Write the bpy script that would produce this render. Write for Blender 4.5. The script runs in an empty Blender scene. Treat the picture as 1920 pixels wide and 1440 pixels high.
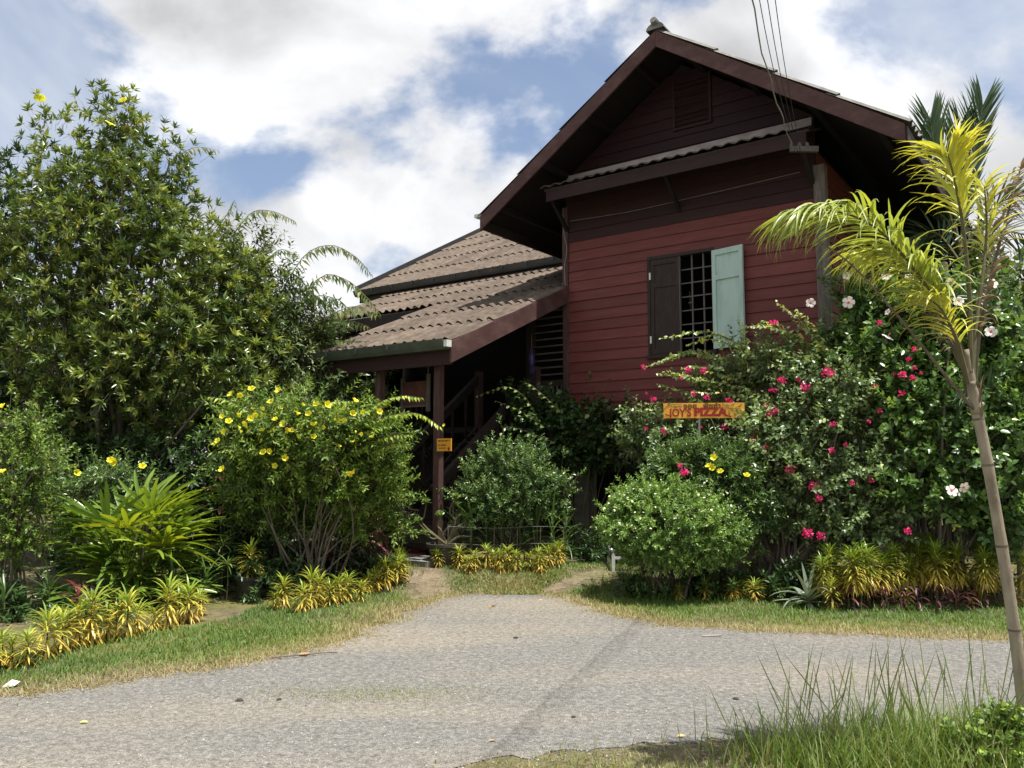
import bpy, math, random
import numpy as np
from mathutils import Vector, Matrix
R = math.radians
rng = np.random.default_rng(11)
random.seed(5)
scene = bpy.context.scene
COL = scene.collection

# ------------------------------------------------------------------ camera
EYE, FPX, PITCH = 1.55, 1550.0, math.atan(150 / 1550)
cam = bpy.data.cameras.new("camera")
cam.sensor_width, cam.lens = 36.0, FPX / 1920 * 36.0
cam.clip_start, cam.clip_end = 0.05, 3000
camo = bpy.data.objects.new("camera", cam)
camo.location = (0, 0, EYE)
camo.rotation_euler = (R(90) + PITCH, 0, 0)
COL.objects.link(camo)
scene.camera = camo

# ------------------------------------------------------------------ light
SUN_EL, SUN_X, SUN_Y = R(74.0), 0.86, -0.51
sun = bpy.data.lights.new("sun", 'SUN')
sun.energy, sun.angle, sun.color = 5.0, R(0.53), (1.0, 0.955, 0.88)
suno = bpy.data.objects.new("sun", sun)
sdir = Vector((SUN_X, SUN_Y, 0)).normalized() * math.cos(SUN_EL) + Vector((0, 0, math.sin(SUN_EL)))
suno.rotation_euler = sdir.to_track_quat('Z', 'Y').to_euler()
suno.location = (6, -2, 25)
COL.objects.link(suno)

world = bpy.data.worlds.new("World")
scene.world = world
world.use_nodes = True
nt = world.node_tree
nt.nodes.clear()
def W(t, **k):
    n = nt.nodes.new(t)
    for a, b in k.items():
        setattr(n, a, b)
    return n
out = W('ShaderNodeOutputWorld'); bg = W('ShaderNodeBackground'); bg.inputs[1].default_value = 0.1
sky = W('ShaderNodeTexSky', sky_type='NISHITA', sun_disc=False)
sky.sun_elevation = SUN_EL
sky.sun_rotation = math.atan2(SUN_X, SUN_Y)
sky.air_density, sky.dust_density, sky.ozone_density = 1.0, 2.0, 2.0
tc = W('ShaderNodeTexCoord')
def M(op, a, b=None, c=None):
    n = W('ShaderNodeMath', operation=op)
    for i, x in enumerate((a, b, c)):
        if x is None: continue
        if isinstance(x, (int, float)): n.inputs[i].default_value = x
        else: nt.links.new(x, n.inputs[i])
    return n.outputs[0]
def noise(scale, detail, rough, off, dist=0.0, zs=1.5):
    mp = W('ShaderNodeMapping'); mp.inputs['Location'].default_value = off; mp.inputs['Scale'].default_value = (1, 1, zs)
    nt.links.new(tc.outputs['Generated'], mp.inputs[0])
    n = W('ShaderNodeTexNoise'); n.inputs['Scale'].default_value = scale
    n.inputs['Detail'].default_value = detail; n.inputs['Roughness'].default_value = rough
    n.inputs['Distortion'].default_value = dist
    nt.links.new(mp.outputs[0], n.inputs['Vector'])
    return n.outputs['Fac']
def mrange(x, a, b, c, d):
    n = W('ShaderNodeMapRange', interpolation_type='SMOOTHSTEP')
    nt.links.new(x, n.inputs[0])
    for i, q in enumerate((a, b, c, d)): n.inputs[i + 1].default_value = q
    return n.outputs[0]
CL = (12.02, 9.1, 1.18)
big = noise(2.3, 11, 0.54, CL, 0.15)                                   # heaped cumulus
low = noise(2.3, 3, 0.5, (CL[0] + .05, CL[1] + .02, CL[2] - .07), 0.15)      # the same masses, softer, seen a little lower: their shaded bellies
veil = noise(1.3, 6, 0.6, (8.2, 2.4, 1.1), 0.6)
cover = mrange(big, 0.435, 0.515, 0.0, 1.0)
thin = mrange(veil, 0.36, 0.66, 0.1, 0.85)
belly = mrange(low, 0.49, 0.66, 0.0, 1.0)
soft = noise(4.5, 7, 0.55, (2.2, 5.1, 3.3), 0.3)
bri = M('ADD', M('SUBTRACT', 6.75, M('MULTIPLY', belly, 2.6)), mrange(soft, 0.32, 0.68, -1.1, 1.1))
ccol = W('ShaderNodeCombineColor')
nt.links.new(M('MULTIPLY', bri, 0.985), ccol.inputs[0]); nt.links.new(M('MULTIPLY', bri, 0.99), ccol.inputs[1])
nt.links.new(M('MULTIPLY', bri, 1.01), ccol.inputs[2])
haze = W('ShaderNodeMixRGB')
haze.inputs[2].default_value = (5.2, 5.5, 6.0, 1)
nt.links.new(thin, haze.inputs[0]); nt.links.new(sky.outputs[0], haze.inputs[1])
mix = W('ShaderNodeMixRGB')
nt.links.new(cover, mix.inputs[0]); nt.links.new(haze.outputs[0], mix.inputs[1]); nt.links.new(ccol.outputs[0], mix.inputs[2])
nt.links.new(mix.outputs[0], bg.inputs[0]); nt.links.new(bg.outputs[0], out.inputs[0])

vs = scene.view_settings
vs.view_transform, vs.look, vs.gamma, vs.exposure = 'Standard', 'None', 1.0, 0.63
vs.use_curve_mapping = False
scene.cycles.max_bounces = 8
scene.cycles.diffuse_bounces = 3
scene.cycles.transmission_bounces = 4
scene.cycles.use_denoising = True

# ------------------------------------------------------------------ pixel helpers (photograph is 1920 x 1440)
cp_, sp_ = math.cos(PITCH), math.sin(PITCH)
def ray(u, v):
    a, b = (u - 960) / FPX, (720 - v) / FPX
    return np.array([a, cp_ - sp_ * b, sp_ + cp_ * b])
def at(u, v, Y):
    r = ray(u, v)
    return np.array([0, 0, EYE]) + r * (Y / r[1])
RISE = 0.22
def HT(x, y):
    """ground height: level road, then a low bank up to the house plot"""
    t = np.clip((np.asarray(y, float) - 10.05) / 0.85, 0, 1)
    return RISE * t * t * (3 - 2 * t)
def gnd(u, v, z=None):
    r = ray(u, v)
    if z is not None: return np.array([0, 0, EYE]) + r * ((z - EYE) / r[2])
    zc = 0.0
    for _ in range(30):
        p = np.array([0, 0, EYE]) + r * ((zc - EYE) / r[2]); zc = 0.5 * zc + 0.5 * float(HT(p[0], p[1]))
    return p
def lobe(u, v, Y, ru, rv, ry=None):
    k = Y / FPX
    return (at(u, v, Y), np.array([ru * k, ru * k * 0.8 if ry is None else ry, rv * k]))

# ------------------------------------------------------------------ materials
def new_mat(name):
    m = bpy.data.materials.new(name); m.use_nodes = True
    m.node_tree.nodes.clear()
    return m, m.node_tree.nodes, m.node_tree.links
def ramp(nodes, stops):
    r = nodes.new('ShaderNodeValToRGB')
    e = r.color_ramp.elements
    while len(e) < len(stops): e.new(0.5)
    for q, (p, c) in zip(e, stops):
        q.position = p; q.color = (*c, 1)
    return r
def surf(name, stops, scale=8.0, rough=0.7, bump=0.2, bscale=None, stretch=(1, 1, 1), rnd=0.0, detail=6, spec=0.3, metal=0.0, dist=0.01):
    """noise-driven colour and relief, object coordinates; rnd = brightness spread between objects"""
    m, N, L = new_mat(name)
    o = N.new('ShaderNodeOutputMaterial'); b = N.new('ShaderNodeBsdfPrincipled')
    b.inputs['Roughness'].default_value = rough; b.inputs['Specular IOR Level'].default_value = spec
    b.inputs['Metallic'].default_value = metal
    t = N.new('ShaderNodeTexCoord'); mp = N.new('ShaderNodeMapping'); mp.inputs['Scale'].default_value = stretch
    L.new(t.outputs['Object'], mp.inputs[0])
    n = N.new('ShaderNodeTexNoise'); n.inputs['Scale'].default_value = scale; n.inputs['Detail'].default_value = detail
    n.inputs['Roughness'].default_value = 0.62
    oi = N.new('ShaderNodeObjectInfo')
    n.noise_dimensions = '4D'
    mm = N.new('ShaderNodeMath'); mm.operation = 'MULTIPLY'; mm.inputs[1].default_value = 37.0
    L.new(oi.outputs['Random'], mm.inputs[0]); L.new(mm.outputs[0], n.inputs['W'])
    L.new(mp.outputs[0], n.inputs['Vector'])
    r = ramp(N, stops); L.new(n.outputs['Fac'], r.inputs[0])
    src = r.outputs[0]
    if rnd:
        hv = N.new('ShaderNodeHueSaturation')
        mr = N.new('ShaderNodeMapRange'); mr.inputs[3].default_value = 1 - rnd; mr.inputs[4].default_value = 1 + rnd
        L.new(oi.outputs['Random'], mr.inputs[0]); L.new(mr.outputs[0], hv.inputs['Value']); L.new(src, hv.inputs['Color'])
        src = hv.outputs[0]
    L.new(src, b.inputs['Base Color'])
    if bump:
        n2 = N.new('ShaderNodeTexNoise'); n2.inputs['Scale'].default_value = bscale or scale * 3; n2.inputs['Detail'].default_value = 5
        L.new(mp.outputs[0], n2.inputs['Vector'])
        bp = N.new('ShaderNodeBump'); bp.inputs['Strength'].default_value = bump; bp.inputs['Distance'].default_value = dist
        L.new(n2.outputs['Fac'], bp.inputs['Height']); L.new(bp.outputs[0], b.inputs['Normal'])
    L.new(b.outputs[0], o.inputs[0])
    return m
def leafmat(name, stops, rough=0.45, trans=0.3, spec=0.35, tcol=(1.15, 1.1, 0.45), k=1.4):
    """leaf colour read from the per-leaf value 'v'; light passes through the blade"""
    m, N, L = new_mat(name)
    o = N.new('ShaderNodeOutputMaterial'); b = N.new('ShaderNodeBsdfPrincipled')
    b.inputs['Roughness'].default_value = rough; b.inputs['Specular IOR Level'].default_value = spec
    a = N.new('ShaderNodeAttribute'); a.attribute_name = 'v'
    r = ramp(N, [(p, tuple(min(.86, k * q) for q in c)) for p, c in stops]); L.new(a.outputs['Fac'], r.inputs[0])
    L.new(r.outputs[0], b.inputs['Base Color'])
    if trans:
        t = N.new('ShaderNodeBsdfTranslucent')
        mu = N.new('ShaderNodeMixRGB'); mu.blend_type = 'MULTIPLY'; mu.inputs[0].default_value = 1; mu.inputs[2].default_value = (*tcol, 1)
        L.new(r.outputs[0], mu.inputs[1]); L.new(mu.outputs[0], t.inputs[0])
        mx = N.new('ShaderNodeMixShader'); mx.inputs[0].default_value = trans
        L.new(b.outputs[0], mx.inputs[1]); L.new(t.outputs[0], mx.inputs[2]); L.new(mx.outputs[0], o.inputs[0])
    else:
        L.new(b.outputs[0], o.inputs[0])
    return m

# ------------------------------------------------------------------ objects
def thing(name, label, cat, loc=(0, 0, 0), rz=0.0, group=None):
    o = bpy.data.objects.new(name, None)
    o.empty_display_size = 0.1
    COL.objects.link(o); o.location = tuple(map(float, loc)); o.rotation_euler = (0, 0, rz)
    tag(o, label, cat, group)
    return o
def tag(o, label=None, cat=None, group=None, kind=None):
    if label: o['label'] = label
    if cat: o['category'] = cat
    if group: o['group'] = group
    if kind: o['kind'] = kind
    return o
def mk(name, V, F, mat, parent=None, v=None, world=False, smooth=False):
    """one mesh object; F is an (n,3) array or a list of polygons; world=True: V is in world space, taken to the parent's base"""
    V = np.asarray(V, dtype=np.float64).reshape(-1, 3)
    if world and parent is not None:
        V = V - np.array(wloc(parent))
    me = bpy.data.meshes.new(name)
    if isinstance(F, np.ndarray):
        nf, k = F.shape
        me.vertices.add(len(V)); me.vertices.foreach_set('co', V.astype(np.float32).ravel())
        me.loops.add(nf * k); me.loops.foreach_set('vertex_index', F.astype(np.int32).ravel())
        me.polygons.add(nf); me.polygons.foreach_set('loop_start', np.arange(0, nf * k, k, dtype=np.int32))
        me.update(calc_edges=True)
    else:
        me.from_pydata(V.tolist(), [], F); me.update()
    if v is not None:
        at_ = me.attributes.new('v', 'FLOAT', 'POINT'); at_.data.foreach_set('value', np.asarray(v, dtype=np.float32))
    if smooth:
        me.polygons.foreach_set('use_smooth', np.ones(len(me.polygons), dtype=bool))
    me.materials.append(mat)
    o = bpy.data.objects.new(name, me); COL.objects.link(o)
    if parent is not None: o.parent = parent
    return o
def wloc(p):
    l = Vector(p.location)
    while p.parent is not None:
        p = p.parent; l = l + Vector(p.location)
    return tuple(l)
def link(name, me, parent, loc=(0, 0, 0), rot=None, mat4=None, scale=None):
    o = bpy.data.objects.new(name, me); COL.objects.link(o)
    if parent is not None: o.parent = parent
    if mat4 is not None: o.matrix_local = mat4
    else:
        o.location = tuple(map(float, loc))
        if rot is not None: o.rotation_euler = rot
        if scale is not None: o.scale = scale if hasattr(scale, '__len__') else (scale,) * 3
    return o
BOXF = [(0, 3, 2, 1), (4, 5, 6, 7), (0, 1, 5, 4), (1, 2, 6, 5), (2, 3, 7, 6), (3, 0, 4, 7)]
class MB:
    """collects solids into one mesh"""
    def __init__(s): s.V, s.F, s.n = [], [], 0
    def add(s, V, F):
        s.V.extend([tuple(map(float, q)) for q in V]); s.F.extend([tuple(i + s.n for i in f) for f in F]); s.n = len(s.V); return s
    def box(s, x0, x1, y0, y1, z0, z1):
        return s.add([(x0, y0, z0), (x1, y0, z0), (x1, y1, z0), (x0, y1, z0), (x0, y0, z1), (x1, y0, z1), (x1, y1, z1), (x0, y1, z1)], BOXF)
    def bar(s, a, b, w, h, up=(0, 0, 1)):
        a, b = Vector(a), Vector(b); d = (b - a).normalized(); u = Vector(up)
        sd = d.cross(u).normalized() * (w / 2); up2 = sd.cross(d).normalized() * (h / 2)
        V = [p + i * sd + j * up2 for p in (a, b) for i, j in ((-1, -1), (1, -1), (1, 1), (-1, 1))]
        return s.add(V, [(3, 2, 1, 0), (4, 5, 6, 7), (0, 1, 5, 4), (1, 2, 6, 5), (2, 3, 7, 6), (3, 0, 4, 7)])
    def tube(s, pts, rad, sides=6):
        V, F = tube(pts, rad, sides); return s.add(V, F)
    def lathe(s, prof, c=(0, 0, 0), n=20):
        V = [(c[0] + r * math.cos(2 * math.pi * i / n), c[1] + r * math.sin(2 * math.pi * i / n), c[2] + z) for r, z in prof for i in range(n)]
        F = [(k * n + i, k * n + (i + 1) % n, (k + 1) * n + (i + 1) % n, (k + 1) * n + i) for k in range(len(prof) - 1) for i in range(n)]
        return s.add(V, F)
    def build(s, name, mat, parent=None, smooth=False, world=False):
        return mk(name, s.V, s.F, mat, parent, smooth=smooth, world=world)
def tube(pts, rad, sides=6, cap=True):
    P = [Vector(tuple(map(float, p))) for p in pts]; n = len(P)
    rad = [rad] * n if isinstance(rad, (int, float)) else list(rad)
    V, F = [], []; ref = Vector((0.3, 0.9, 0.2))
    for i, p in enumerate(P):
        d = (P[min(i + 1, n - 1)] - P[max(i - 1, 0)]).normalized()
        if abs(d.dot(ref)) > 0.97: ref = Vector((0.9, -0.2, 0.3))
        a = d.cross(ref).normalized(); b = d.cross(a)
        for k in range(sides):
            t = 2 * math.pi * k / sides
            V.append(p + (a * math.cos(t) + b * math.sin(t)) * rad[i])
    for i in range(n - 1):
        for k in range(sides):
            F.append((i * sides + k, i * sides + (k + 1) % sides, (i + 1) * sides + (k + 1) % sides, (i + 1) * sides + k))
    if cap:
        F.append(tuple(reversed(range(sides)))); F.append(tuple((n - 1) * sides + k for k in range(sides)))
    return V, F
def curve(pts, n=12):
    """smooth polyline through control points"""
    P = [np.asarray(p, float) for p in pts]
    if len(P) == 2: return [P[0] + (P[1] - P[0]) * t for t in np.linspace(0, 1, n)]
    Q = [2 * P[0] - P[1]] + P + [2 * P[-1] - P[-2]]
    res = []; seg = len(P) - 1
    for t in np.linspace(0, seg, n):
        i = min(int(t), seg - 1); f = t - i
        a, b, c, d = Q[i:i + 4]
        res.append(0.5 * (2 * b + (c - a) * f + (2 * a - 5 * b + 4 * c - d) * f * f + (3 * b - a - 3 * c + d) * f ** 3))
    return res
def unit(a): return a / np.maximum(np.linalg.norm(a, axis=-1, keepdims=True), 1e-9)

# ------------------------------------------------------------------ leaves
T_SMALL = (np.array([(0, 0, 0), (.5, .42, .10), (0, 1, -.06), (-.5, .42, .10)]), np.array([(0, 1, 2), (0, 2, 3)]))
T_LANCE = (np.array([(0, 0, 0), (.5, .38, .05), (0, .5, -.02), (-.5, .38, .05), (0, 1, -.10)]), np.array([(0, 1, 2), (0, 2, 3), (1, 4, 2), (2, 4, 3)]))
T_OVAL = (np.array([(0, 0, 0), (.45, .22, .05), (.46, .6, .03), (0, 1, -.10), (-.46, .6, .03), (-.45, .22, .05), (0, .45, -.03)]),
          np.array([(0, 1, 6), (1, 2, 6), (2, 3, 6), (3, 4, 6), (4, 5, 6), (5, 0, 6)]))
def leaves(P, D, Nn, L, Wd, tm=T_SMALL):
    tv, tf = tm; n = len(P)
    D = unit(D); S = unit(np.cross(D, Nn)); Nn = np.cross(S, D)
    L = np.broadcast_to(L, (n,)); Wd = np.broadcast_to(Wd, (n,))
    V = (P[:, None] + S[:, None] * (tv[None, :, 0:1] * Wd[:, None, None]) + D[:, None] * (tv[None, :, 1:2] * L[:, None, None])
         + Nn[:, None] * (tv[None, :, 2:3] * L[:, None, None]))
    F = tf[None] + (np.arange(n) * len(tv))[:, None, None]
    return V.reshape(-1, 3), F.reshape(-1, 3), len(tv)
def ribbons(P, D, Nn, L, Wd, bend, seg=4, prof=(0.5, 1, 0.95, 0.6, 0.0), fold=0.0):
    """strap leaves: n ribbons of seg pieces bending towards -Nn by 'bend' radians"""
    n = len(P); D = unit(D); S = unit(np.cross(D, Nn)); Nn = np.cross(S, D)
    L = np.broadcast_to(L, (n,)); Wd = np.broadcast_to(Wd, (n,)); bend = np.broadcast_to(bend, (n,))
    pr = np.interp(np.linspace(0, 1, seg + 1), np.linspace(0, 1, len(prof)), prof)
    cur = P.copy(); rows = []
    for i in range(seg + 1):
        a = bend * (i / seg)
        N2 = Nn * np.cos(a)[:, None] + D * np.sin(a)[:, None]
        w = (Wd * pr[i] / 2)[:, None]
        if fold: rows.append(np.stack([cur - S * w + N2 * w * fold, cur, cur + S * w + N2 * w * fold], 1))
        else: rows.append(np.stack([cur - S * w, cur + S * w], 1))
        a = bend * ((i + .5) / seg)
        cur = cur + (D * np.cos(a)[:, None] - Nn * np.sin(a)[:, None]) * (L / seg)[:, None]
    c = 3 if fold else 2
    V = np.stack(rows, 1).reshape(n, -1, 3); tf = []
    for i in range(seg):
        for j in range(c - 1):
            a = i * c + j
            tf += [(a, a + 1, a + c + 1), (a, a + c + 1, a + c)]
    tf = np.array(tf)
    F = tf[None] + (np.arange(n) * V.shape[1])[:, None, None]
    return V.reshape(-1, 3), F.reshape(-1, 3), V.shape[1]
class GB:
    """collects vertex/triangle arrays with a per-leaf value"""
    def __init__(s): s.V, s.F, s.A, s.n = [], [], [], 0
    def add(s, VFk, val):
        V, F, k = VFk
        s.V.append(V); s.F.append(F + s.n); s.n += len(V)
        val = np.asarray(val, float)
        s.A.append(np.repeat(val, k) if val.size * k == len(V) else np.broadcast_to(val, (len(V),)))
        return s
    def build(s, name, mat, parent=None, world=True):
        return mk(name, np.concatenate(s.V), np.concatenate(s.F), mat, parent, v=np.clip(np.concatenate(s.A), 0, 1), world=world)
def sphere_dirs(n):
    return unit(rng.normal(size=(n, 3)))
def prisms(A, B, r):
    """thin three-sided twigs from A to B"""
    n = len(A); d = unit(B - A); a = unit(np.cross(d, np.array([.31, .87, .22]))); b = np.cross(d, a)
    vs_ = []
    for P, q in ((A, 1.0), (B, 0.45)):
        for k in range(3):
            t = 2 * math.pi * k / 3
            vs_.append(P + (a * math.cos(t) + b * math.sin(t)) * (np.broadcast_to(r, (n,))[:, None] * q))
    V = np.stack(vs_, 1)
    tf = np.array([(0, 1, 4), (0, 4, 3), (1, 2, 5), (1, 5, 4), (2, 0, 3), (2, 3, 5)])
    F = tf[None] + (np.arange(n) * 6)[:, None, None]
    return V.reshape(-1, 3), F.reshape(-1, 3), 6
def crown_tips(lobes, ncl, m, spread, shell=0.45, zmin=0.08, up=0.3, flat=1.0):
    w = np.array([np.prod(l[1]) ** (2 / 3) for l in lobes]); w /= w.sum()
    idx = rng.choice(len(lobes), ncl, p=w)
    C = np.array([l[0] for l in lobes])[idx]; Rr = np.array([l[1] for l in lobes])[idx]
    d = sphere_dirs(ncl); rr = shell + (1 - shell) * rng.random(ncl) ** 0.6
    cen = C + d * Rr * rr[:, None]
    outd = unit(d / Rr * Rr.mean())
    off = rng.normal(size=(ncl, m, 3)) * spread * np.array([1, 1, flat])
    tips = cen[:, None] + off
    dirs = unit(outd[:, None] * 0.6 + unit(off) * 0.6 + np.array([0, 0, up]))
    tips, dirs = tips.reshape(-1, 3), dirs.reshape(-1, 3)
    cv = np.repeat(rng.random(ncl), m)
    k = tips[:, 2] > zmin
    return tips[k], dirs[k], cv[k], cen
def twig_foliage(gb, tips, dirs, cv, tl, per, L, Wd, tm=T_SMALL, rosette=False, spread=0.9, tipbonus=0.35, droop=0.0):
    n = len(tips); k = np.arange(per)
    f = (0.75 + 0.25 * k / per) if rosette else (0.12 + 0.88 * (k + .5) / per)
    ref = unit(np.cross(dirs, rng.normal(size=(n, 3)))); ref2 = np.cross(dirs, ref)
    ang = k[None] * 2.39996 + rng.random((n, 1)) * 6.28 + rng.normal(size=(n, per)) * 0.25
    rad = ref[:, None] * np.cos(ang)[..., None] + ref2[:, None] * np.sin(ang)[..., None]
    sp = np.full(per, spread) if not rosette else np.linspace(1.5, 0.45, per) * spread
    D = unit(dirs[:, None] * 0.7 + rad * sp[None, :, None] + rng.normal(size=(n, per, 3)) * 0.12 - np.array([0, 0, droop]))
    P = tips[:, None] - dirs[:, None] * (tl * (1 - f))[None, :, None]
    up = np.array([0.1, -0.15, 0.85]) + rng.normal(size=(n, per, 3)) * 0.55 + dirs[:, None] * 0.5
    sz = (0.75 + 0.45 * rng.random((n, per))) * (np.linspace(1.1, 0.75, per)[None] if not rosette else 1)
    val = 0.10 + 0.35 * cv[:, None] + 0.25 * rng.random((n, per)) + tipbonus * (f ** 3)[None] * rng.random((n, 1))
    gb.add(leaves(P.reshape(-1, 3), D.reshape(-1, 3), up.reshape(-1, 3), (L * sz).ravel(), (Wd * sz).ravel(), tm), val.ravel())
def branches(base, targets, r0, r1, sides=5, bow=0.15, nseg=6, foot=.06):
    mb = MB()
    for t in targets:
        b = np.asarray(base, float) + np.array([random.gauss(0, foot), random.gauss(0, foot), 0])
        t = np.asarray(t); m1 = b + (t - b) * 0.35 + np.array([0, 0, bow * np.linalg.norm(t - b)]) + rng.normal(size=3) * 0.05 * np.linalg.norm(t - b)
        mb.tube(curve([b, m1, t], nseg), list(np.linspace(r0, r1, nseg)), sides)
    return mb
def shrub(name, label, cat, base, lobes, ncl, m, leaf, mat, bark, per=9, tl=0.22, spread=0.14, shell=0.45, tm=T_SMALL, rosette=False,
          lspread=0.9, r0=0.02, nb=16, group=None, up=0.3, tipbonus=0.35, droop=0.0, stemname='stem', zmin=0.08, flat=1.0):
    root = thing(name, label, cat, base, 0, group)
    tips, dirs, cv, cen = crown_tips(lobes, ncl, m, spread, shell, zmin, up, flat)
    stray = rng.random(len(tips)) < .07                                  # shoots that stand out of the outline
    tips = tips + dirs * (stray * rng.uniform(.3, 1.3, len(tips)) * tl)[:, None] + np.array([0, 0, .25]) * (stray * tl)[:, None]
    gb = GB(); twig_foliage(gb, tips, dirs, cv, tl, per, leaf[0], leaf[1], tm, rosette, lspread, tipbonus, droop)
    root['_n'] = 0; del root['_n']
    root_gb = gb
    sel = cen[rng.choice(len(cen), min(nb, len(cen)), replace=False)]
    mb = branches(base, sel, r0, r0 * 0.25, foot=.14 if stemname == 'stem' else .07)
    V, F, _ = prisms(tips - dirs * tl * 1.6, tips, max(0.0025, leaf[1] * 0.06))
    mb.build(stemname, bark, root, world=True)
    mk('twig', V, F, bark, root, world=True)
    return root, root_gb
def spray(gb, tw, pts, step, L, Wd, tm=T_LANCE, hang=0.55, val=0.5, spread=0.75, n=40, r=0.008, wob=0.15):
    """an arching branch with leaves in two ranks"""
    c = np.array(curve(pts, n)); seg = np.linalg.norm(np.diff(c, axis=0), axis=1); s = np.concatenate([[0], np.cumsum(seg)])
    k = max(3, int(s[-1] / step)); q = np.linspace(0.02, 1, k) * s[-1]
    P = np.stack([np.interp(q, s, c[:, i]) for i in range(3)], 1)
    T = unit(np.gradient(P, axis=0)); side = unit(np.cross(T, np.array([0, 0, 1.0])))
    for sg in (1, -1):
        D = T * 0.45 + side * sg * spread * (1 - .5 * hang) + np.array([0, 0, -hang]) + rng.normal(size=P.shape) * wob
        up = np.array([0, 0, 1.0]) * (1 - .6 * hang) + side * sg * (.15 + hang) + np.array([0, -.35, .1]) + rng.normal(size=P.shape) * 0.25
        taper = 1 - 0.45 * (q / s[-1]) ** 3
        sz = (0.8 + 0.4 * rng.random(k)) * taper
        gb.add(leaves(P, D, up, L * sz, Wd * sz, tm), val + rng.normal(size=k) * 0.14)
    tw.tube(list(c[::3]) + [c[-1]], list(np.linspace(r, r * 0.3, len(c[::3]) + 1)), 4)

# ================================================================== SETTING: ground, gravel road, path
from mathutils import geometry
def ground_mat(name, stops, scale, stops2, scale2, bump, bscale, rough=0.95, thr=(0.45, 0.6)):
    m, N, L = new_mat(name)
    o = N.new('ShaderNodeOutputMaterial'); b = N.new('ShaderNodeBsdfPrincipled'); b.inputs['Roughness'].default_value = rough
    b.inputs['Specular IOR Level'].default_value = 0.15
    t = N.new('ShaderNodeTexCoord')
    n1 = N.new('ShaderNodeTexNoise'); n1.inputs['Scale'].default_value = scale; n1.inputs['Detail'].default_value = 10; n1.inputs['Roughness'].default_value = .7
    n2 = N.new('ShaderNodeTexNoise'); n2.inputs['Scale'].default_value = scale2; n2.inputs['Detail'].default_value = 6
    n3 = N.new('ShaderNodeTexNoise'); n3.inputs['Scale'].default_value = scale2 * 0.9; n3.inputs['Detail'].default_value = 7; n3.noise_dimensions = '4D'; n3.inputs['W'].default_value = 3.3
    for n in (n1, n2): L.new(t.outputs['Object'], n.inputs['Vector'])
    mp = N.new('ShaderNodeMapping'); mp.inputs['Scale'].default_value = (.38, 1.25, 1); mp.inputs['Rotation'].default_value = (0, 0, R(-6)); L.new(t.outputs['Object'], mp.inputs[0]); L.new(mp.outputs[0], n3.inputs['Vector'])
    r1 = ramp(N, stops); r2 = ramp(N, stops2); L.new(n1.outputs['Fac'], r1.inputs[0]); L.new(n1.outputs['Fac'], r2.inputs[0])
    mr = N.new('ShaderNodeMapRange'); mr.inputs[1].default_value, mr.inputs[2].default_value = thr; L.new(n3.outputs['Fac'], mr.inputs[0])
    mx = N.new('ShaderNodeMixRGB'); L.new(mr.outputs[0], mx.inputs[0]); L.new(r1.outputs[0], mx.inputs[1]); L.new(r2.outputs[0], mx.inputs[2])
    vo = N.new('ShaderNodeTexVoronoi'); vo.inputs['Scale'].default_value = bscale; L.new(t.outputs['Object'], vo.inputs['Vector'])
    hv = N.new('ShaderNodeHueSaturation'); L.new(mx.outputs[0], hv.inputs['Color'])
    sc = N.new('ShaderNodeSeparateColor'); L.new(vo.outputs['Color'], sc.inputs[0])
    mr2 = N.new('ShaderNodeMapRange'); mr2.inputs[3].default_value, mr2.inputs[4].default_value = (0.74, 1.28); L.new(sc.outputs[0], mr2.inputs[0])
    L.new(mr2.outputs[0], hv.inputs['Value']); L.new(hv.outputs[0], b.inputs['Base Color'])
    ad = N.new('ShaderNodeMath'); ad.operation = 'SUBTRACT'; L.new(n1.outputs['Fac'], ad.inputs[0]); L.new(vo.outputs['Distance'], ad.inputs[1])
    bp = N.new('ShaderNodeBump'); bp.inputs['Strength'].default_value = bump; bp.inputs['Distance'].default_value = 0.02
    L.new(ad.outputs[0], bp.inputs['Height']); L.new(bp.outputs[0], b.inputs['Normal']); L.new(b.outputs[0], o.inputs[0])
    return m
m_soil = ground_mat('soil and thin grass', [(.3, (.075, .062, .040)), (.55, (.14, .118, .072)), (.75, (.21, .175, .115))], 5,
                    [(.3, (.06, .07, .02)), (.6, (.15, .14, .05)), (.8, (.22, .18, .08))], 0.8, 0.5, 60)
m_gravel = ground_mat('gravel', [(.28, (.125, .121, .112)), (.5, (.235, .227, .210)), (.72, (.35, .338, .312))], 22,
                      [(.28, (.20, .175, .14)), (.5, (.31, .278, .228)), (.72, (.42, .38, .32))], 0.8, 0.9, 95, thr=(0.43, 0.62))
m_path = ground_mat('trodden earth', [(.3, (.13, .10, .07)), (.55, (.21, .165, .115)), (.75, (.27, .22, .155))], 6,
                    [(.3, (.10, .10, .045)), (.6, (.18, .165, .085)), (.8, (.23, .20, .12))], 1.2, 0.6, 70)

def sheet(name, poly, z, mat):
    pts = [Vector((p[0], p[1], z)) for p in poly]
    F = geometry.tessellate_polygon([pts])
    n = len(pts); V = [tuple(p) for p in pts] + [(p.x, p.y, -.02) for p in pts]      # the rim turns down into the ground
    o = mk(name, V, [tuple(f) for f in F] + [(i, (i + 1) % n, n + (i + 1) % n, n + i) for i in range(n)], mat)
    o['kind'] = 'structure'
    return o
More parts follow.
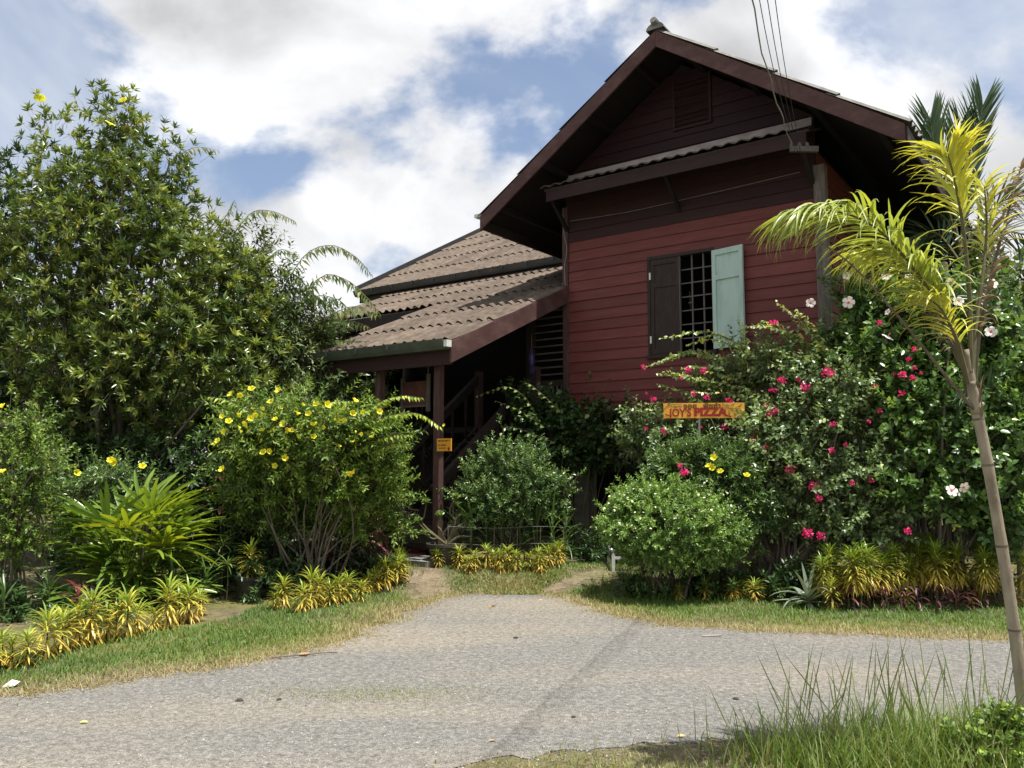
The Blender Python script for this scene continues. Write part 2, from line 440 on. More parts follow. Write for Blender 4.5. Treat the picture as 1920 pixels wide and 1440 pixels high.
# the far side of the road, where turf meets gravel (photo pixels on the ground plane), then out to both sides
EDGE = [gnd(u, v)[:2] for u, v in ((0, 1312), (120, 1292), (300, 1266), (420, 1252), (500, 1238), (590, 1218), (660, 1196), (740, 1160), (790, 1134), (840, 1120),
                                    (900, 1114), (960, 1112), (1020, 1113), (1065, 1124), (1120, 1146), (1190, 1163), (1280, 1176), (1400, 1182), (1560, 1190), (1720, 1196), (1900, 1203))]
def roughen(poly, step=0.12, amp=0.05):
    res = []
    for a, b in zip(poly[:-1], poly[1:]):
        a, b = np.array(a), np.array(b); n = max(1, int(np.linalg.norm(b - a) / step))
        for i in range(n):
            res.append(a + (b - a) * i / n + rng.normal(size=2) * amp)
    res.append(np.array(poly[-1])); return res
far_edge = [np.array((-60., -18.)), np.array((-14., 2.0)), np.array((-6., 4.75))] + roughen(EDGE) + [np.array((8., 7.0)), np.array((16., 6.3)), np.array((60., 3.))]
NEAR = [(-1.2, -30.), (-1.1, 2.0), (-.75, 3.8), (-.3, 4.42), (.3, 4.66), (1.1, 4.8), (2.2, 4.98), (3.3, 5.18), (6., 5.2), (60., -8.)]
near_edge = [np.array(NEAR[0])] + roughen(NEAR[1:9], 0.1, 0.035) + [np.array(NEAR[9])]
gs = 900.0
ys_ = [-gs, 10.0] + list(np.linspace(10.05, 10.9, 14)) + [11.0, gs]
g = mk('ground', [(x, y, float(HT(0, y))) for y in ys_ for x in (-gs, gs)], [(2 * i, 2 * i + 1, 2 * i + 3, 2 * i + 2) for i in range(len(ys_) - 1)], m_soil); g['kind'] = 'structure'
def drape(name, poly, lift, mat, cell=.045):
    """a sheet that follows the bank"""
    poly = np.array(poly); x0, y0 = poly.min(0); x1, y1 = poly.max(0); X, Y = np.meshgrid(np.arange(x0, x1, cell), np.arange(y0, y1, cell))
    C_ = np.stack([X.ravel() + cell / 2, Y.ravel() + cell / 2], 1); C_ = C_[inside(C_, poly)]
    V = np.concatenate([C_ + np.array(o_) * cell / 2 for o_ in ((-1, -1), (1, -1), (1, 1), (-1, 1))], 1).reshape(-1, 2)
    V = np.concatenate([V, (HT(V[:, 0], V[:, 1]) + lift)[:, None]], 1); o = mk(name, V, np.arange(len(V)).reshape(-1, 4), mat); o['kind'] = 'structure'; return o
def inside(P, poly):
    x, y = P[:, 0], P[:, 1]; r_ = np.zeros(len(P), bool); n = len(poly); j = n - 1
    for i in range(n):
        xi, yi = poly[i]; xj, yj = poly[j]
        r_ ^= ((yi > y) != (yj > y)) & (x < (xj - xi) * (y - yi) / (yj - yi + 1e-12) + xi); j = i
    return r_
road_poly = far_edge + near_edge[::-1] + [np.array((-60., -30.))]
sheet('gravel_road', road_poly, 0.006, m_gravel)
# bare trodden strips leading from the road to the stairs and under the house
drape('footpath', roughen([gnd(u, v)[:2] for u, v in ((770, 1122), (792, 1106), (758, 1086), (772, 1068), (815, 1066), (828, 1082), (850, 1104), (830, 1114))], .1, .04), 0.004, m_path)
sheet('earth_floor', [(-4.4, 11.2), (-2.2, 11.9), (-.6, 12.6), (1.0, 12.75), (1.2, 11.6), (1.9, 11.3), (3.2, 11.2), (8.5, 17.0), (0, 25), (-9, 20), (-5.4, 14.5)], RISE + 0.003, m_path)
drape('bare_patch', roughen([gnd(u, v)[:2] for u, v in ((1010, 1106), (1040, 1085), (1090, 1072), (1150, 1070), (1130, 1082), (1070, 1094), (1040, 1112))], .1, .03), 0.005, m_path)

# ================================================================== HOUSE
HX, HY, HA = 0.9, 13.3, R(-35.7)
house = thing('house', 'dark red timber house on stilts with steep gable and tiled side porch', 'house', (HX, HY, 0), HA)
ca, sa = math.cos(HA), math.sin(HA)
def hw(x, y, z): return np.array([HX + ca * x - sa * y, HY + sa * x + ca * y, z])   # house to world
def hl(p): dx, dy = p[0] - HX, p[1] - HY; return np.array([ca * dx + sa * dy, -sa * dx + ca * dy, p[2]])
def hpix(u, v, y):
    """point of the house plane local y seen at pixel (u, v), in house coordinates"""
    r = ray(u, v); n = np.array([-sa, ca]); t = (y + HX * n[0] + HY * n[1]) / (r[0] * n[0] + r[1] * n[1])
    return hl(np.array([0, 0, EYE]) + r * t)

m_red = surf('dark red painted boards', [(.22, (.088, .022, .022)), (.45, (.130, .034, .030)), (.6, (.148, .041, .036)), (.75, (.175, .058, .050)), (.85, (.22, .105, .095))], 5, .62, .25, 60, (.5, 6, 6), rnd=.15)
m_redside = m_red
m_dark = surf('brown boards deepened for shade', [(.25, (.022, .009, .009)), (.6, (.034, .014, .014)), (.85, (.05, .025, .023))], 5, .7, .25, 60, (.6, 6, 6), rnd=.12)  # own dark brown, taken darker in place of shade under skirt and porch
m_gable = surf('maroon boards darkened as shade', [(.25, (.018, .007, .008)), (.6, (.029, .011, .012)), (.85, (.045, .020, .020))], 5, .65, .25, 60, (.5, 6, 6), rnd=.12)  # maroon darkened to stand in for shade under the gable overhang
m_fascia = surf('worn maroon fascia', [(.25, (.050, .024, .023)), (.5, (.078, .038, .035)), (.68, (.115, .062, .056)), (.8, (.30, .25, .22))], 4, .7, .35, 30, (1, 1, 1.5))
m_grey = surf('grey weathered timber', [(.25, (.07, .058, .05)), (.55, (.14, .12, .104)), (.8, (.26, .23, .20))], 6, .85, .5, 30, (5, 5, .6))
m_plank = surf('silvery bare plank', [(.25, (.22, .19, .18)), (.5, (.36, .31, .30)), (.68, (.45, .40, .39)), (.8, (.20, .075, .075))], 4, .85, .4, 30, (1, 4, 4))
m_soffit = surf('timber darkened for eaves shade', [(.25, (.008, .006, .006)), (.6, (.016, .012, .011)), (.85, (.03, .023, .02))], 6, .8, .3, 40, (3, 3, .8), rnd=.15)  # near-black base colour carries the shade beneath the eaves
m_brown = surf('dark brown timber', [(.25, (.019, .013, .010)), (.6, (.036, .024, .020)), (.85, (.07, .05, .04))], 6, .7, .3, 40, (3, 3, .8), rnd=.15)  # brown timber, toned down further to carry veranda and porch shade
m_post = surf('reddish brown post', [(.25, (.05, .026, .022)), (.55, (.088, .046, .04)), (.8, (.17, .115, .095))], 5, .75, .35, 40, (6, 6, .7), rnd=.1)
m_tile = surf('weathered brown roof sheet', [(.22, (.038, .029, .022)), (.42, (.092, .070, .053)), (.6, (.140, .108, .083)), (.8, (.225, .182, .145))], 9, .9, .35, 60, (1.6, .7, 1), rnd=.2, dist=.006)
m_tileg = surf('grey lichened roof sheet', [(.22, (.07, .068, .06)), (.5, (.16, .155, .14)), (.8, (.30, .29, .26))], 7, .9, .4, 50, rnd=.12)
m_gutg = surf('green grey painted gutter', [(.3, (.052, .062, .052)), (.6, (.085, .098, .082)), (.85, (.14, .15, .125))], 5, .4, .1, 20, spec=.5)
m_gutd = surf('dark grey gutter', [(.3, (.035, .04, .044)), (.6, (.06, .066, .07)), (.85, (.13, .135, .135))], 5, .4, .1, 20, spec=.5)
m_conc = surf('stained concrete', [(.25, (.10, .095, .085)), (.55, (.19, .18, .165)), (.8, (.28, .27, .25))], 5, .9, .4, 40)
m_teal = surf('pale teal paint', [(.2, (.16, .24, .215)), (.36, (.34, .47, .43)), (.5, (.41, .55, .50)), (.75, (.45, .59, .54))], 3.4, .5, .15, 50, (3, 3, .7))
m_slat = surf('dull brown slat', [(.25, (.05, .042, .036)), (.6, (.10, .086, .074)), (.85, (.16, .14, .12))], 6, .85, .3)
m_iron = surf('rusty dull iron', [(.3, (.07, .06, .055)), (.7, (.14, .125, .115))], 20, .7, .2)
m_white = surf('chalky white', [(.3, (.55, .55, .52)), (.7, (.72, .72, .68))], 10, .6, .1)
m_cable = surf('grey cable', [(.3, (.16, .16, .15)), (.7, (.30, .29, .27))], 20, .7, 0)
m_black = surf('black cable', [(.3, (.02, .02, .02)), (.7, (.05, .05, .05))], 20, .6, 0)

WALLW, FLOOR = 4.0, 2.2
APX, APZ, EAVE_L, EAVE_R, EAVZ, OVER = 2.07, 7.80, -1.12, 5.28, 5.62, 0.85
SL = (APZ - EAVZ) / (APX - EAVE_L)
def roofz(x): return APZ - SL * abs(x - APX)
# --- front wall, board by board
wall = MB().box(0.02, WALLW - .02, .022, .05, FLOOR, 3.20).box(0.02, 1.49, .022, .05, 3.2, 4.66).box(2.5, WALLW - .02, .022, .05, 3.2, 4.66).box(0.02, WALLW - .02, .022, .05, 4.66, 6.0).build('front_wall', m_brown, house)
def clapboard(x0, x1, z0, h, y=0.0, x0t=None, x1t=None, lap=.014):
    x0t = x0 if x0t is None else x0t; x1t = x1 if x1t is None else x1t; w0, w1 = random.gauss(0, .0028), random.gauss(0, .0028)
    V = [(x0, y - .026, z0 + w0), (x1, y - .026, z0 + w1), (x1, y + .02, z0), (x0, y + .02, z0), (x0t, y - .006, z0 + h + lap), (x1t, y - .006, z0 + h + lap), (x1t, y + .02, z0 + h + lap), (x0t, y + .02, z0 + h + lap)]
    return V
PITCHB = 0.1655
z = FLOOR - .02
while z < 7.45:
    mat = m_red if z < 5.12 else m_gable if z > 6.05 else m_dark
    h = PITCHB * random.uniform(.985, 1.0)
    if z < 5.9:
        if z + PITCHB > 3.25 and z < 4.60: rngs = [(0.0, 1.455), (2.535, WALLW)]
        else: rngs = [(0.0, WALLW)]
        for a, b in rngs:
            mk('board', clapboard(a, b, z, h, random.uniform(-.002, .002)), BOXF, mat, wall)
    else:
        w0 = (APZ - .16 - z) / SL; w1 = (APZ - .16 - z - h) / SL
        a, b, a1, b1 = APX - w0, APX + w0, APX - w1, APX + w1
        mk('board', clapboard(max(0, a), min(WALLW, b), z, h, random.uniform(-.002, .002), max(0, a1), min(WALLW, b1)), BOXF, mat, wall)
    z += PITCHB
MB().add([(0.02, .021, 5.99), (WALLW - .02, .021, 5.99), (WALLW - .02, .021, roofz(WALLW) - .17), (APX, .021, APZ - .17), (0.02, .021, roofz(0) - .17)], [(0, 1, 2, 3, 4)]).build('gable_backing', m_brown, wall)
MB().box(-.055, .045, -.05, .06, FLOOR - .25, 5.75).build('corner_trim', m_post, wall)
MB().box(WALLW - .02, WALLW + .13, -.055, .09, .35, 5.6).build('corner_post', m_grey, wall)
MB().box(-.03, WALLW + .02, -.02, .14, FLOOR - .23, FLOOR - .035).build('sill_beam', m_dark, wall)
# --- right side wall
sidew = MB().box(WALLW - .05, WALLW - .025, .06, 8.4, FLOOR, 5.9).build('side_wall', m_brown, house)
z = FLOOR - .02
while z < 5.7:
    V = clapboard(0.09, 8.35, z, PITCHB * .99)
    mk('board', [(WALLW + .005 - p[1] - .01, p[0], p[2]) for p in V], [tuple(reversed(f)) for f in BOXF], m_redside, sidew); z += PITCHB
MB().box(0.0, .04, .06, 8.4, FLOOR, 6.3).build('party_wall', m_brown, house)
MB().box(0.0, WALLW, 8.4, 8.45, 0, 7.0).build('back_wall', m_brown, house)
MB().box(0.03, WALLW - .05, .06, 8.38, FLOOR - .06, FLOOR - .01).build('floor', m_brown, house)
# gable louvre
lv = MB().box(1.93, 1.97, -.045, -.02, 6.62, 7.38).box(2.51, 2.55, -.045, -.02, 6.62, 7.38).box(1.93, 2.55, -.048, -.022, 6.58, 6.62).build('louvre_vent', m_gable, wall)
for k in range(9):
    zz_ = 6.66 + k * .075
    hw_ = min(.27, (APZ - .3 - zz_) / SL)
    MB().add([(2.24 - .27, -.05, zz_), (2.24 + .27, -.05, zz_), (2.24 + .27, -.018, zz_ + .05), (2.24 - .27, -.018, zz_ + .05), (2.24 - .27, -.046, zz_ - .008), (2.24 + .27, -.046, zz_ - .008), (2.24 + .27, -.014, zz_ + .042), (2.24 - .27, -.014, zz_ + .042)],
             [(0, 1, 2, 3), (7, 6, 5, 4), (0, 4, 5, 1), (3, 2, 6, 7)]).build('louvre_slat', m_gable, lv)

# --- roof sheets (three-wave corrugated sheets, each a mesh object sharing data)
WAVE, NW = 0.188, 3
def tile_mesh(name, length, waves=NW, amp=.026, mat=m_tile, per=6, th=.011):
    n = waves * per; V, F = [], []
    xs = [(-.5 + i / n) * waves * WAVE for i in range(n + 1)]
    zs = [amp * math.cos(2 * math.pi * (x / WAVE)) for x in xs]
    for yy, dz in ((0, .028), (length, -.004)):
        for x, zq in zip(xs, zs): V.append((x, yy, zq + dz))
    for x, zq in zip(xs, zs): V.append((x, 0.0, zq + .028 - th))
    k = n + 1
    for i in range(n):
        F.append((i, i + 1, k + i + 1, k + i)); F.append((2 * k + i, 2 * k + i + 1, i + 1, i))
    me = bpy.data.meshes.new(name); me.from_pydata(V, [], F); me.update(); me.materials.append(mat)
    return me
def lay(parent, me, origin, xdir, ydir, ncols, rows, exposure, jitter=.006, x_lim=None):
    """rows: list of row indexes; origin = lower left corner of the slope; ydir points up the slope"""
    xd, yd = Vector(xdir).normalized(), Vector(ydir).normalized(); zd = xd.cross(yd).normalized()
    for r in rows:
        for c in range(ncols):
            p = Vector(origin) + xd * ((c + .5) * NW * WAVE) + yd * (r * exposure + random.uniform(-jitter, jitter) * 3) + zd * (random.uniform(0, jitter) + .004 * (c % 2))
            m4 = Matrix.Translation(p) @ Matrix((xd, yd, zd)).transposed().to_4x4() @ Matrix.Rotation(random.uniform(-.006, .006), 4, 'Z')
            link('roof_sheet', me, parent, mat4=m4)
# main gable roof
TW = NW * WAVE
slope_len = math.hypot(APX - EAVE_L, APZ - EAVZ); YB = 8.6
ang = math.atan(SL)
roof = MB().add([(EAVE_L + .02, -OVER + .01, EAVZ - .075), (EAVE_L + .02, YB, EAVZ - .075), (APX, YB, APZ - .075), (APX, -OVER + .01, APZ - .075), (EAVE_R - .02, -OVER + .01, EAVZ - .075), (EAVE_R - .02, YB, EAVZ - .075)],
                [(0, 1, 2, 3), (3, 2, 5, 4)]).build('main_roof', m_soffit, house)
exm = slope_len / 4
tm_main = tile_mesh('main_sheet', exm + .14, mat=m_tileg)
ncol = int((YB + OVER) / TW) + 1
# left slope: x runs towards the front so that the normal points up
lay(roof, tm_main, (EAVE_L - .05, -OVER - .04 + ncol * TW, EAVZ - .02), (0, -1, 0), (APX - EAVE_L, 0, APZ - EAVZ), ncol, range(4), exm)
lay(roof, tm_main, (EAVE_R + .05, -OVER - .04, EAVZ - .02), (0, 1, 0), (APX - EAVE_R, 0, APZ - EAVZ), ncol, range(4), exm)
def rake(x0, z0, x1, z1, h, y0, y1):
    return MB().add([(x0, y0, z0 - h), (x1, y0, z1 - h), (x1, y1, z1 - h), (x0, y1, z0 - h), (x0, y0, z0), (x1, y0, z1), (x1, y1, z1), (x0, y1, z0)], BOXF)
rake(EAVE_L, EAVZ - .03, APX - .002, APZ - .03, .235, -OVER - .035, -OVER).build('bargeboard', m_fascia, roof)
rake(APX + .002, APZ - .03, EAVE_R, EAVZ - .03, .235, -OVER - .035, -OVER).build('bargeboard', m_fascia, roof)
for x in (EAVE_L - .01, EAVE_R + .01):
    MB().box(x - .015, x + .015, -OVER, YB, EAVZ - .23, EAVZ - .05).build('eaves_board', m_brown, roof)
for s_ in (-1, 1):
    for t in (.12, .38, .64, .9):
        xx = APX + s_ * t * (APX - EAVE_L); MB().box(xx - .04, xx + .04, -OVER + .02, YB, roofz(xx) - .17, roofz(xx) - .085).build('purlin', m_soffit, roof)
ridge_me = None
for k in range(int((YB + OVER) / .45) + 1):
    y0 = -OVER - .05 + k * .45
    if ridge_me is None:
        V, F = [], []
        for yy, dz in ((0, .02), (.5, 0)):
            for i in range(9):
                a = math.pi * (i / 8); V.append((-.14 * math.cos(a) , yy, .10 * math.sin(a) + dz))
        F = [(i, i + 1, 9 + i + 1, 9 + i) for i in range(8)] + [tuple(range(8, -1, -1))]
        ridge_me = bpy.data.meshes.new('ridge_cap'); ridge_me.from_pydata(V, [], F); ridge_me.update(); ridge_me.materials.append(m_tileg)
    link('ridge_cap', ridge_me, roof, (APX, y0, APZ - .03))
# upturned end piece of the ridge
MB().tube([(APX, -OVER + .35, APZ + .03), (APX, -OVER + .05, APZ + .06), (APX, -OVER - .10, APZ + .11)], [.07, .07, .05], 8).build('ridge_end', m_tileg, roof)
MB().box(EAVE_L - .14, EAVE_L - .01, -OVER - .01, -OVER + .12, EAVZ - .02, EAVZ + .035).build('eaves_hook', m_white, roof)

# --- skirt roof over the window
skirt = MB().add([(-.03, 0, 6.13), (4.1, 0, 6.13), (4.1, -.62, 5.90), (-.03, -.62, 5.90), (-.03, 0, 6.10), (4.1, 0, 6.10), (4.1, -.62, 5.87), (-.03, -.62, 5.87)], [(0, 3, 2, 1), (4, 5, 6, 7), (2, 3, 7, 6), (0, 4, 7, 3), (1, 2, 6, 5)]).build('skirt_roof', m_brown, house)
sk = tile_mesh('skirt_sheet', .70, mat=m_slat, amp=.016)
lay(skirt, sk, (-.08, -.66, 5.905), (1, 0, 0), (0, .62, .23), 7, [0], .7, .004)
MB().box(0.0, 4.06, -.615, -.585, 5.70, 5.885).build('skirt_fascia', m_dark, skirt)
rake(0.04, 6.27, 3.98, 6.29, .115, -.045, -.012).build('flashing_plank', m_plank, skirt)
for x in (.03, 2.0, 3.97):
    MB().bar((x, -.02, 5.35), (x, -.56, 5.82), .05, .06).build('bracket', m_soffit, skirt)

# --- window
win = MB().box(1.455, 1.50, -.03, .09, 3.17, 4.70).box(2.49, 2.535, -.03, .09, 3.17, 4.70).box(1.50, 2.49, -.03, .09, 4.65, 4.70).box(1.44, 2.55, -.06, .09, 3.13, 3.19).build('window', m_brown, house)
def leaf_panel(parent, mat, x0, x1, z0, z1, y0, y1, split):
    fr = MB().box(x0, x0 + .06, y0, y1, z0, z1).box(x1 - .06, x1, y0, y1, z0, z1)
    for a, b in ((z0, z0 + .08), (split - .035, split + .035), (z1 - .08, z1)): fr.box(x0 + .06, x1 - .06, y0, y1, a, b)
    return fr
s1 = leaf_panel(win, m_brown, 1.505, 1.985, 3.20, 4.645, -.02, .015, 4.25).box(1.56, 1.93, -.006, .01, 3.27, 4.58).build('shutter', m_brown, win)
s1['label'] = 'closed dark brown shutter leaf'
MB().box(1.978, 1.99, -.027, .02, 3.2, 4.645).build('shutter_edge', m_grey, s1)
for zz_ in (3.42, 4.4): MB().box(1.49, 1.515, -.034, -.021, zz_ - .055, zz_ + .055).build('hinge', m_white, s1)
fr = leaf_panel(win, m_teal, 0, .50, 3.20, 4.645, 0, .036, 4.235); fr.box(.05, .45, .024, .034, 3.27, 4.58)
s2 = fr.build('shutter', m_teal, win); s2['label'] = 'open pale teal shutter leaf'
s2.location = (2.50, -.045, 0); s2.rotation_euler = (0, 0, R(-11))
for x in (2.16, 2.34): MB().box(x - .011, x + .011, .03, .052, 3.19, 4.65).build('grille_bar', m_iron, win)
for k in range(6): MB().box(1.99, 2.49, .032, .05, 3.405 + k * .207 - .009, 3.405 + k * .207 + .009).build('grille_bar', m_iron, win)
# shell mobile hanging inside the window
p = hw(2.09, .13, 4.5); mob = thing('shell_mobile', 'string of pale shell discs hanging inside the barred window', 'mobile', (p[0], p[1], 3.95))
MB().tube([(0, 0, -.1), (0, 0, .7)], .003, 4).build('string', m_cable, mob)
for dx, dz in ((.03, .32), (.02, .12), (-.02, .0), (-.12, .02), (-.05, -.08), (-.14, -.06), (-.01, -.1)):
    MB().lathe([(0.001, -.006), (.032, -.004), (.036, .004), (.001, .008)], n=10).build('shell_disc', m_white, mob)
    c = mob.children[-1]; c.location = (dx, -.01, dz); c.rotation_euler = (R(80), 0, random.uniform(-.5, .5))

# --- stilts
for x in (.2, 2.0, 3.85):
    for y in (.2, 3.2, 6.2):
        MB().box(x - .13, x + .13, y - .13, y + .13, 0, FLOOR - .22).build('stilt', m_conc, house)
for x in (-6.6, -4.4, -2.2):
    for y in (.3, 2.5, 6.0): MB().box(x - .1, x + .1, y - .1, y + .1, 0, FLOOR - .2).build('stilt', m_conc, house)
for x in (.2, 2.0, 3.85): MB().box(x - .08, x + .08, .07, 6.9, FLOOR - .22, FLOOR - .07).build('floor_joist', m_brown, house)
# walls added around the undercroft to keep it dark
MB().box(-.6, 4.3, 4.6, 4.66, 0, FLOOR - .23).build('undercroft_shade_wall', m_brown, house)
MB().box(-7.0, -.6, 3.3, 3.36, 0, FLOOR + .15).build('undercroft_shade_wall', m_brown, house)
MB().box(-.66, -.6, 3.3, 4.6, 0, FLOOR - .2).build('undercroft_shade_wall', m_brown, house)
MB().box(4.25, 4.31, 1.4, 4.6, 0, FLOOR - .23).build('undercroft_shade_wall', m_brown, house)

# --- long rear wing, its roof, and the veranda/porch roof
MB().box(-7.0, -.02, 2.55, 2.62, FLOOR, 5.75).build('wing_wall', m_brown, house)
MB().box(-7.06, -7.0, 2.55, 9.0, FLOOR, 5.75).build('wing_wall', m_brown, house)
MB().box(-6.3, -.06, -.02, 2.55, FLOOR - .1, FLOOR).build('veranda_floor', m_brown, house)
UY, UZ, US = 2.2, 5.62, .535
ulen = 5.6; urow = ulen / 5
upper = MB().add([(-7.12, UY + .02, UZ - .06), (-.06, UY + .02, UZ - .06), (-.06, UY + ulen * .882, UZ + ulen * .882 * US - .06), (-7.12, UY + ulen * .882, UZ + ulen * .882 * US - .06)], [(0, 1, 2, 3)]).build('wing_roof', m_brown, house)
yd = (0, 1, US)
ut = tile_mesh('wing_sheet', urow + .14)
lay(upper, ut, (-7.16, UY - .08, UZ - .045), (1, 0, 0), yd, 12, range(5), urow)
rk = MB().bar((-7.15, UY - .1, UZ + .02), (-7.15, UY + ulen * .882, UZ + ulen * .882 * US + .075), .04, .13); rk.build('bargeboard', m_black, upper)
def gutter(parent, x0, x1, y, z, mat, w=.13, h=.115):
    prof = [(.0, .0), (-w * .55, 0), (-w * .8, h * .35), (-w, h * .8), (-w - .012, h), (-w + .004, h), (-w * .72, h * .35), (-w * .5, .012), (-.012, .012), (-.012, h), (0, h)]
    V = [(x, y + a, z + b) for x in (x0, x1) for a, b in prof]; n = len(prof)
    F = [(i, (i + 1) % n, n + (i + 1) % n, n + i) for i in range(n)] + [tuple(range(n - 1, -1, -1)), tuple(range(n, 2 * n))]
    g_ = mk('gutter', V, F, mat, parent)
    for k in range(1, int((x1 - x0) / .62)):
        xx = x0 + k * .62
        MB().box(xx - .012, xx + .012, y - w - .016, y - w + .008, z + h * .45, z + h + .006).build('bracket', mat, g_)
    return g_
gutter(upper, -7.16, -.08, UY - .03, UZ - .16, m_gutd, .15, .13)
MB().box(-7.1, -.08, UY - .02, UY + .02, UZ - .3, UZ - .07).build('eaves_board', m_brown, upper)
# lean-to plane: z = 4.50 + 0.427 * y
LZ, LS = 4.475, .427
def lz(y): return LZ + LS * y
vx0 = -6.02
lean = MB().add([(vx0, -.1, lz(-.1) - .05), (0, -.1, lz(-.1) - .05), (0, 2.5, lz(2.5) - .05), (vx0, 2.5, lz(2.5) - .05)], [(0, 1, 2, 3)])
lean.add([(-2.83, -2.93, lz(-2.93) - .05), (-.02, -2.93, lz(-2.93) - .05), (-.02, -.1, lz(-.1) - .05), (-2.83, -.1, lz(-.1) - .05)], [(0, 1, 2, 3)])
lean = lean.build('porch_roof', m_brown, house)
cosl = math.cos(math.atan(LS)); lex = .965 / cosl
lt = tile_mesh('porch_sheet', lex + .15)
lay(lean, lt, (-11 * TW + .03, -.07, lz(-.07) - .02), (1, 0, 0), (0, 1, LS), 11, range(3), lex)
lay(lean, lt, (-5 * TW + .03, -.07 - 3 * .965, lz(-.07 - 3 * .965) - .02), (1, 0, 0), (0, 1, LS), 5, range(3), lex)
MB().add([(.012, -2.98, lz(-2.98) - .32), (.046, -2.98, lz(-2.98) - .32), (.046, -.03, lz(-.03) - .30), (.012, -.03, lz(-.03) - .30), (.012, -2.98, lz(-2.98) - .03), (.046, -2.98, lz(-2.98) - .03), (.046, -.03, lz(-.03) - .03), (.012, -.03, lz(-.03) - .03)], BOXF).build('bargeboard', m_fascia, lean)
gp = gutter(lean, -2.86, -.0, -2.96, lz(-2.96) - .145, m_gutg, .15, .13)
MB().box(0.002, .055, -3.09, -2.99, lz(-2.96) - .12, lz(-2.96) - .03).build('gutter_end', m_white, gp)
MB().box(-2.8, .0, -2.94, -2.9, lz(-2.96) - .34, lz(-2.96) - .10).build('eaves_board', m_dark, lean)
MB().box(-6.0, -2.85, -.13, -.09, lz(-.1) - .3, lz(-.1) - .06).build('eaves_board', m_brown, lean)
for x in (-2.7, -1.9, -1.1, -.3): MB().bar((x, -2.88, lz(-2.88) - .13), (x, 2.45, lz(2.45) - .13), .05, .12).build('rafter', m_brown, lean)
MB().box(-6.0, -2.88, .0, .03, lz(0) - 1.1, lz(0) - .07).build('veranda_panel', m_brown, house)
MB().box(-6.0, -5.97, .03, 2.5, FLOOR, lz(0) - .1).build('veranda_end', m_brown, house)
# posts of the porch and veranda
for x, m_ in ((-.40, m_post), (-1.52, m_post), (-2.70, m_post)):
    MB().box(x - .05, x + .05, -2.76, -2.66, 0, lz(-2.7) - .12).build('porch_post', m_, house)
MB().box(-2.8, -.1, -2.77, -2.65, lz(-2.7) - .28, lz(-2.7) - .13).build('porch_beam', m_dark, house)
for x in (-5.9, -4.3, -2.75, -.72): MB().box(x - .06, x + .06, -.05, .07, FLOOR - .1, lz(0) - .08).build('veranda_post', m_brown, house)
# slatted screen and balusters beside the corner
scr = MB().box(-.72, -.06, .0, .03, FLOOR + .62, FLOOR + .72).build('slat_screen', m_brown, house)
for k in range(13): MB().box(-.68, -.058, -.005, .02, FLOOR + .80 + k * .118, FLOOR + .825 + k * .118).build('slat', m_slat, scr)
bal = MB().box(-.70, -.06, -.01, .04, FLOOR + .02, FLOOR + .06).build('balustrade', m_brown, house)
for k in range(7): MB().box(-.63 + k * .085 - .015, -.63 + k * .085 + .015, .0, .03, FLOOR + .06, FLOOR + .62).build('baluster', m_slat, bal)
for k in range(22): MB().box(-5.8 + k * .14 - .018, -5.8 + k * .14 + .018, .0, .03, FLOOR + .0, FLOOR + .7).build('baluster', m_brown, bal)
# stairs, running down towards the road
SX0, SX1, SYT, SYB = -1.78, -.58, -.05, -2.55; S0 = RISE + .1
stairs = MB().bar((SX0, SYT, FLOOR - .12), (SX0, SYB, S0), .05, .24).bar((SX1, SYT, FLOOR - .12), (SX1, SYB, S0), .05, .24).build('staircase', m_brown, house)
for k in range(12):
    t = (k + .5) / 12; yy = SYB + (SYT - SYB) * t; zz_ = S0 + (FLOOR - S0 - .06) * t
    MB().box(SX0 + .03, SX1 - .03, yy - .14, yy + .13, zz_ - .02, zz_ + .02).build('tread', m_brown, stairs)
for x in (SX0, SX1):
    MB().bar((x, SYT - .02, FLOOR + .82), (x, SYB - .05, S0 + .86), .09, .13).build('handrail', m_brown, stairs)
    for k in range(1, 7):
        t = k / 7; yy = SYB + (SYT - SYB) * t; zz_ = S0 + (FLOOR - S0) * t
        MB().box(x - .018, x + .018, yy - .018, yy + .018, zz_, zz_ + .85).build('baluster', m_brown, stairs)
    MB().box(x - .05, x + .05, SYT - .06, SYT + .06, FLOOR - .2, FLOOR + .95).build('newel', m_post, stairs)
MB().box(-2.2, -.2, -3.15, -2.5, 0.0, RISE + .07).build('landing_slab', m_conc, house)
# cable running down the corner
MB().tube(curve([(-.02, -.07, 5.62), (.0, -.085, 5.3), (.045, -.07, 5.05), (.0, -.075, 4.75), (.01, -.075, 4.45)], 14), .006, 5).build('corner_cable', m_cable, house)
MB().tube(curve([(.1, -.06, 5.5), (1.2, -.04, 5.47), (2.4, -.04, 5.5), (3.8, -.04, 5.55)], 14), .004, 4).build('wall_cable', m_cable, house)

# ================================================================== PLANTS
m_bark = surf('grey brown bark', [(.25, (.07, .058, .042)), (.55, (.15, .125, .095)), (.8, (.26, .225, .18))], 9, .9, .5, 30, (3, 3, .7))
m_twig = surf('olive twig', [(.3, (.07, .07, .03)), (.7, (.15, .13, .07))], 9, .8, 0)
m_cane = surf('ringed palm stem', [(.25, (.16, .13, .095)), (.5, (.29, .245, .185)), (.75, (.40, .345, .27))], 5, .8, .3, 30, (3, 3, 1))
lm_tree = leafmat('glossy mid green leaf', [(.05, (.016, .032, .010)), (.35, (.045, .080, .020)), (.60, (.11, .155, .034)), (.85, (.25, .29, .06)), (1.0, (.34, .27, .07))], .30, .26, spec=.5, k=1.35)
lm_dark = leafmat('dark glossy leaf', [(.05, (.010, .024, .008)), (.5, (.028, .058, .016)), (.85, (.075, .125, .03)), (1, (.14, .18, .04))], .38, .2)
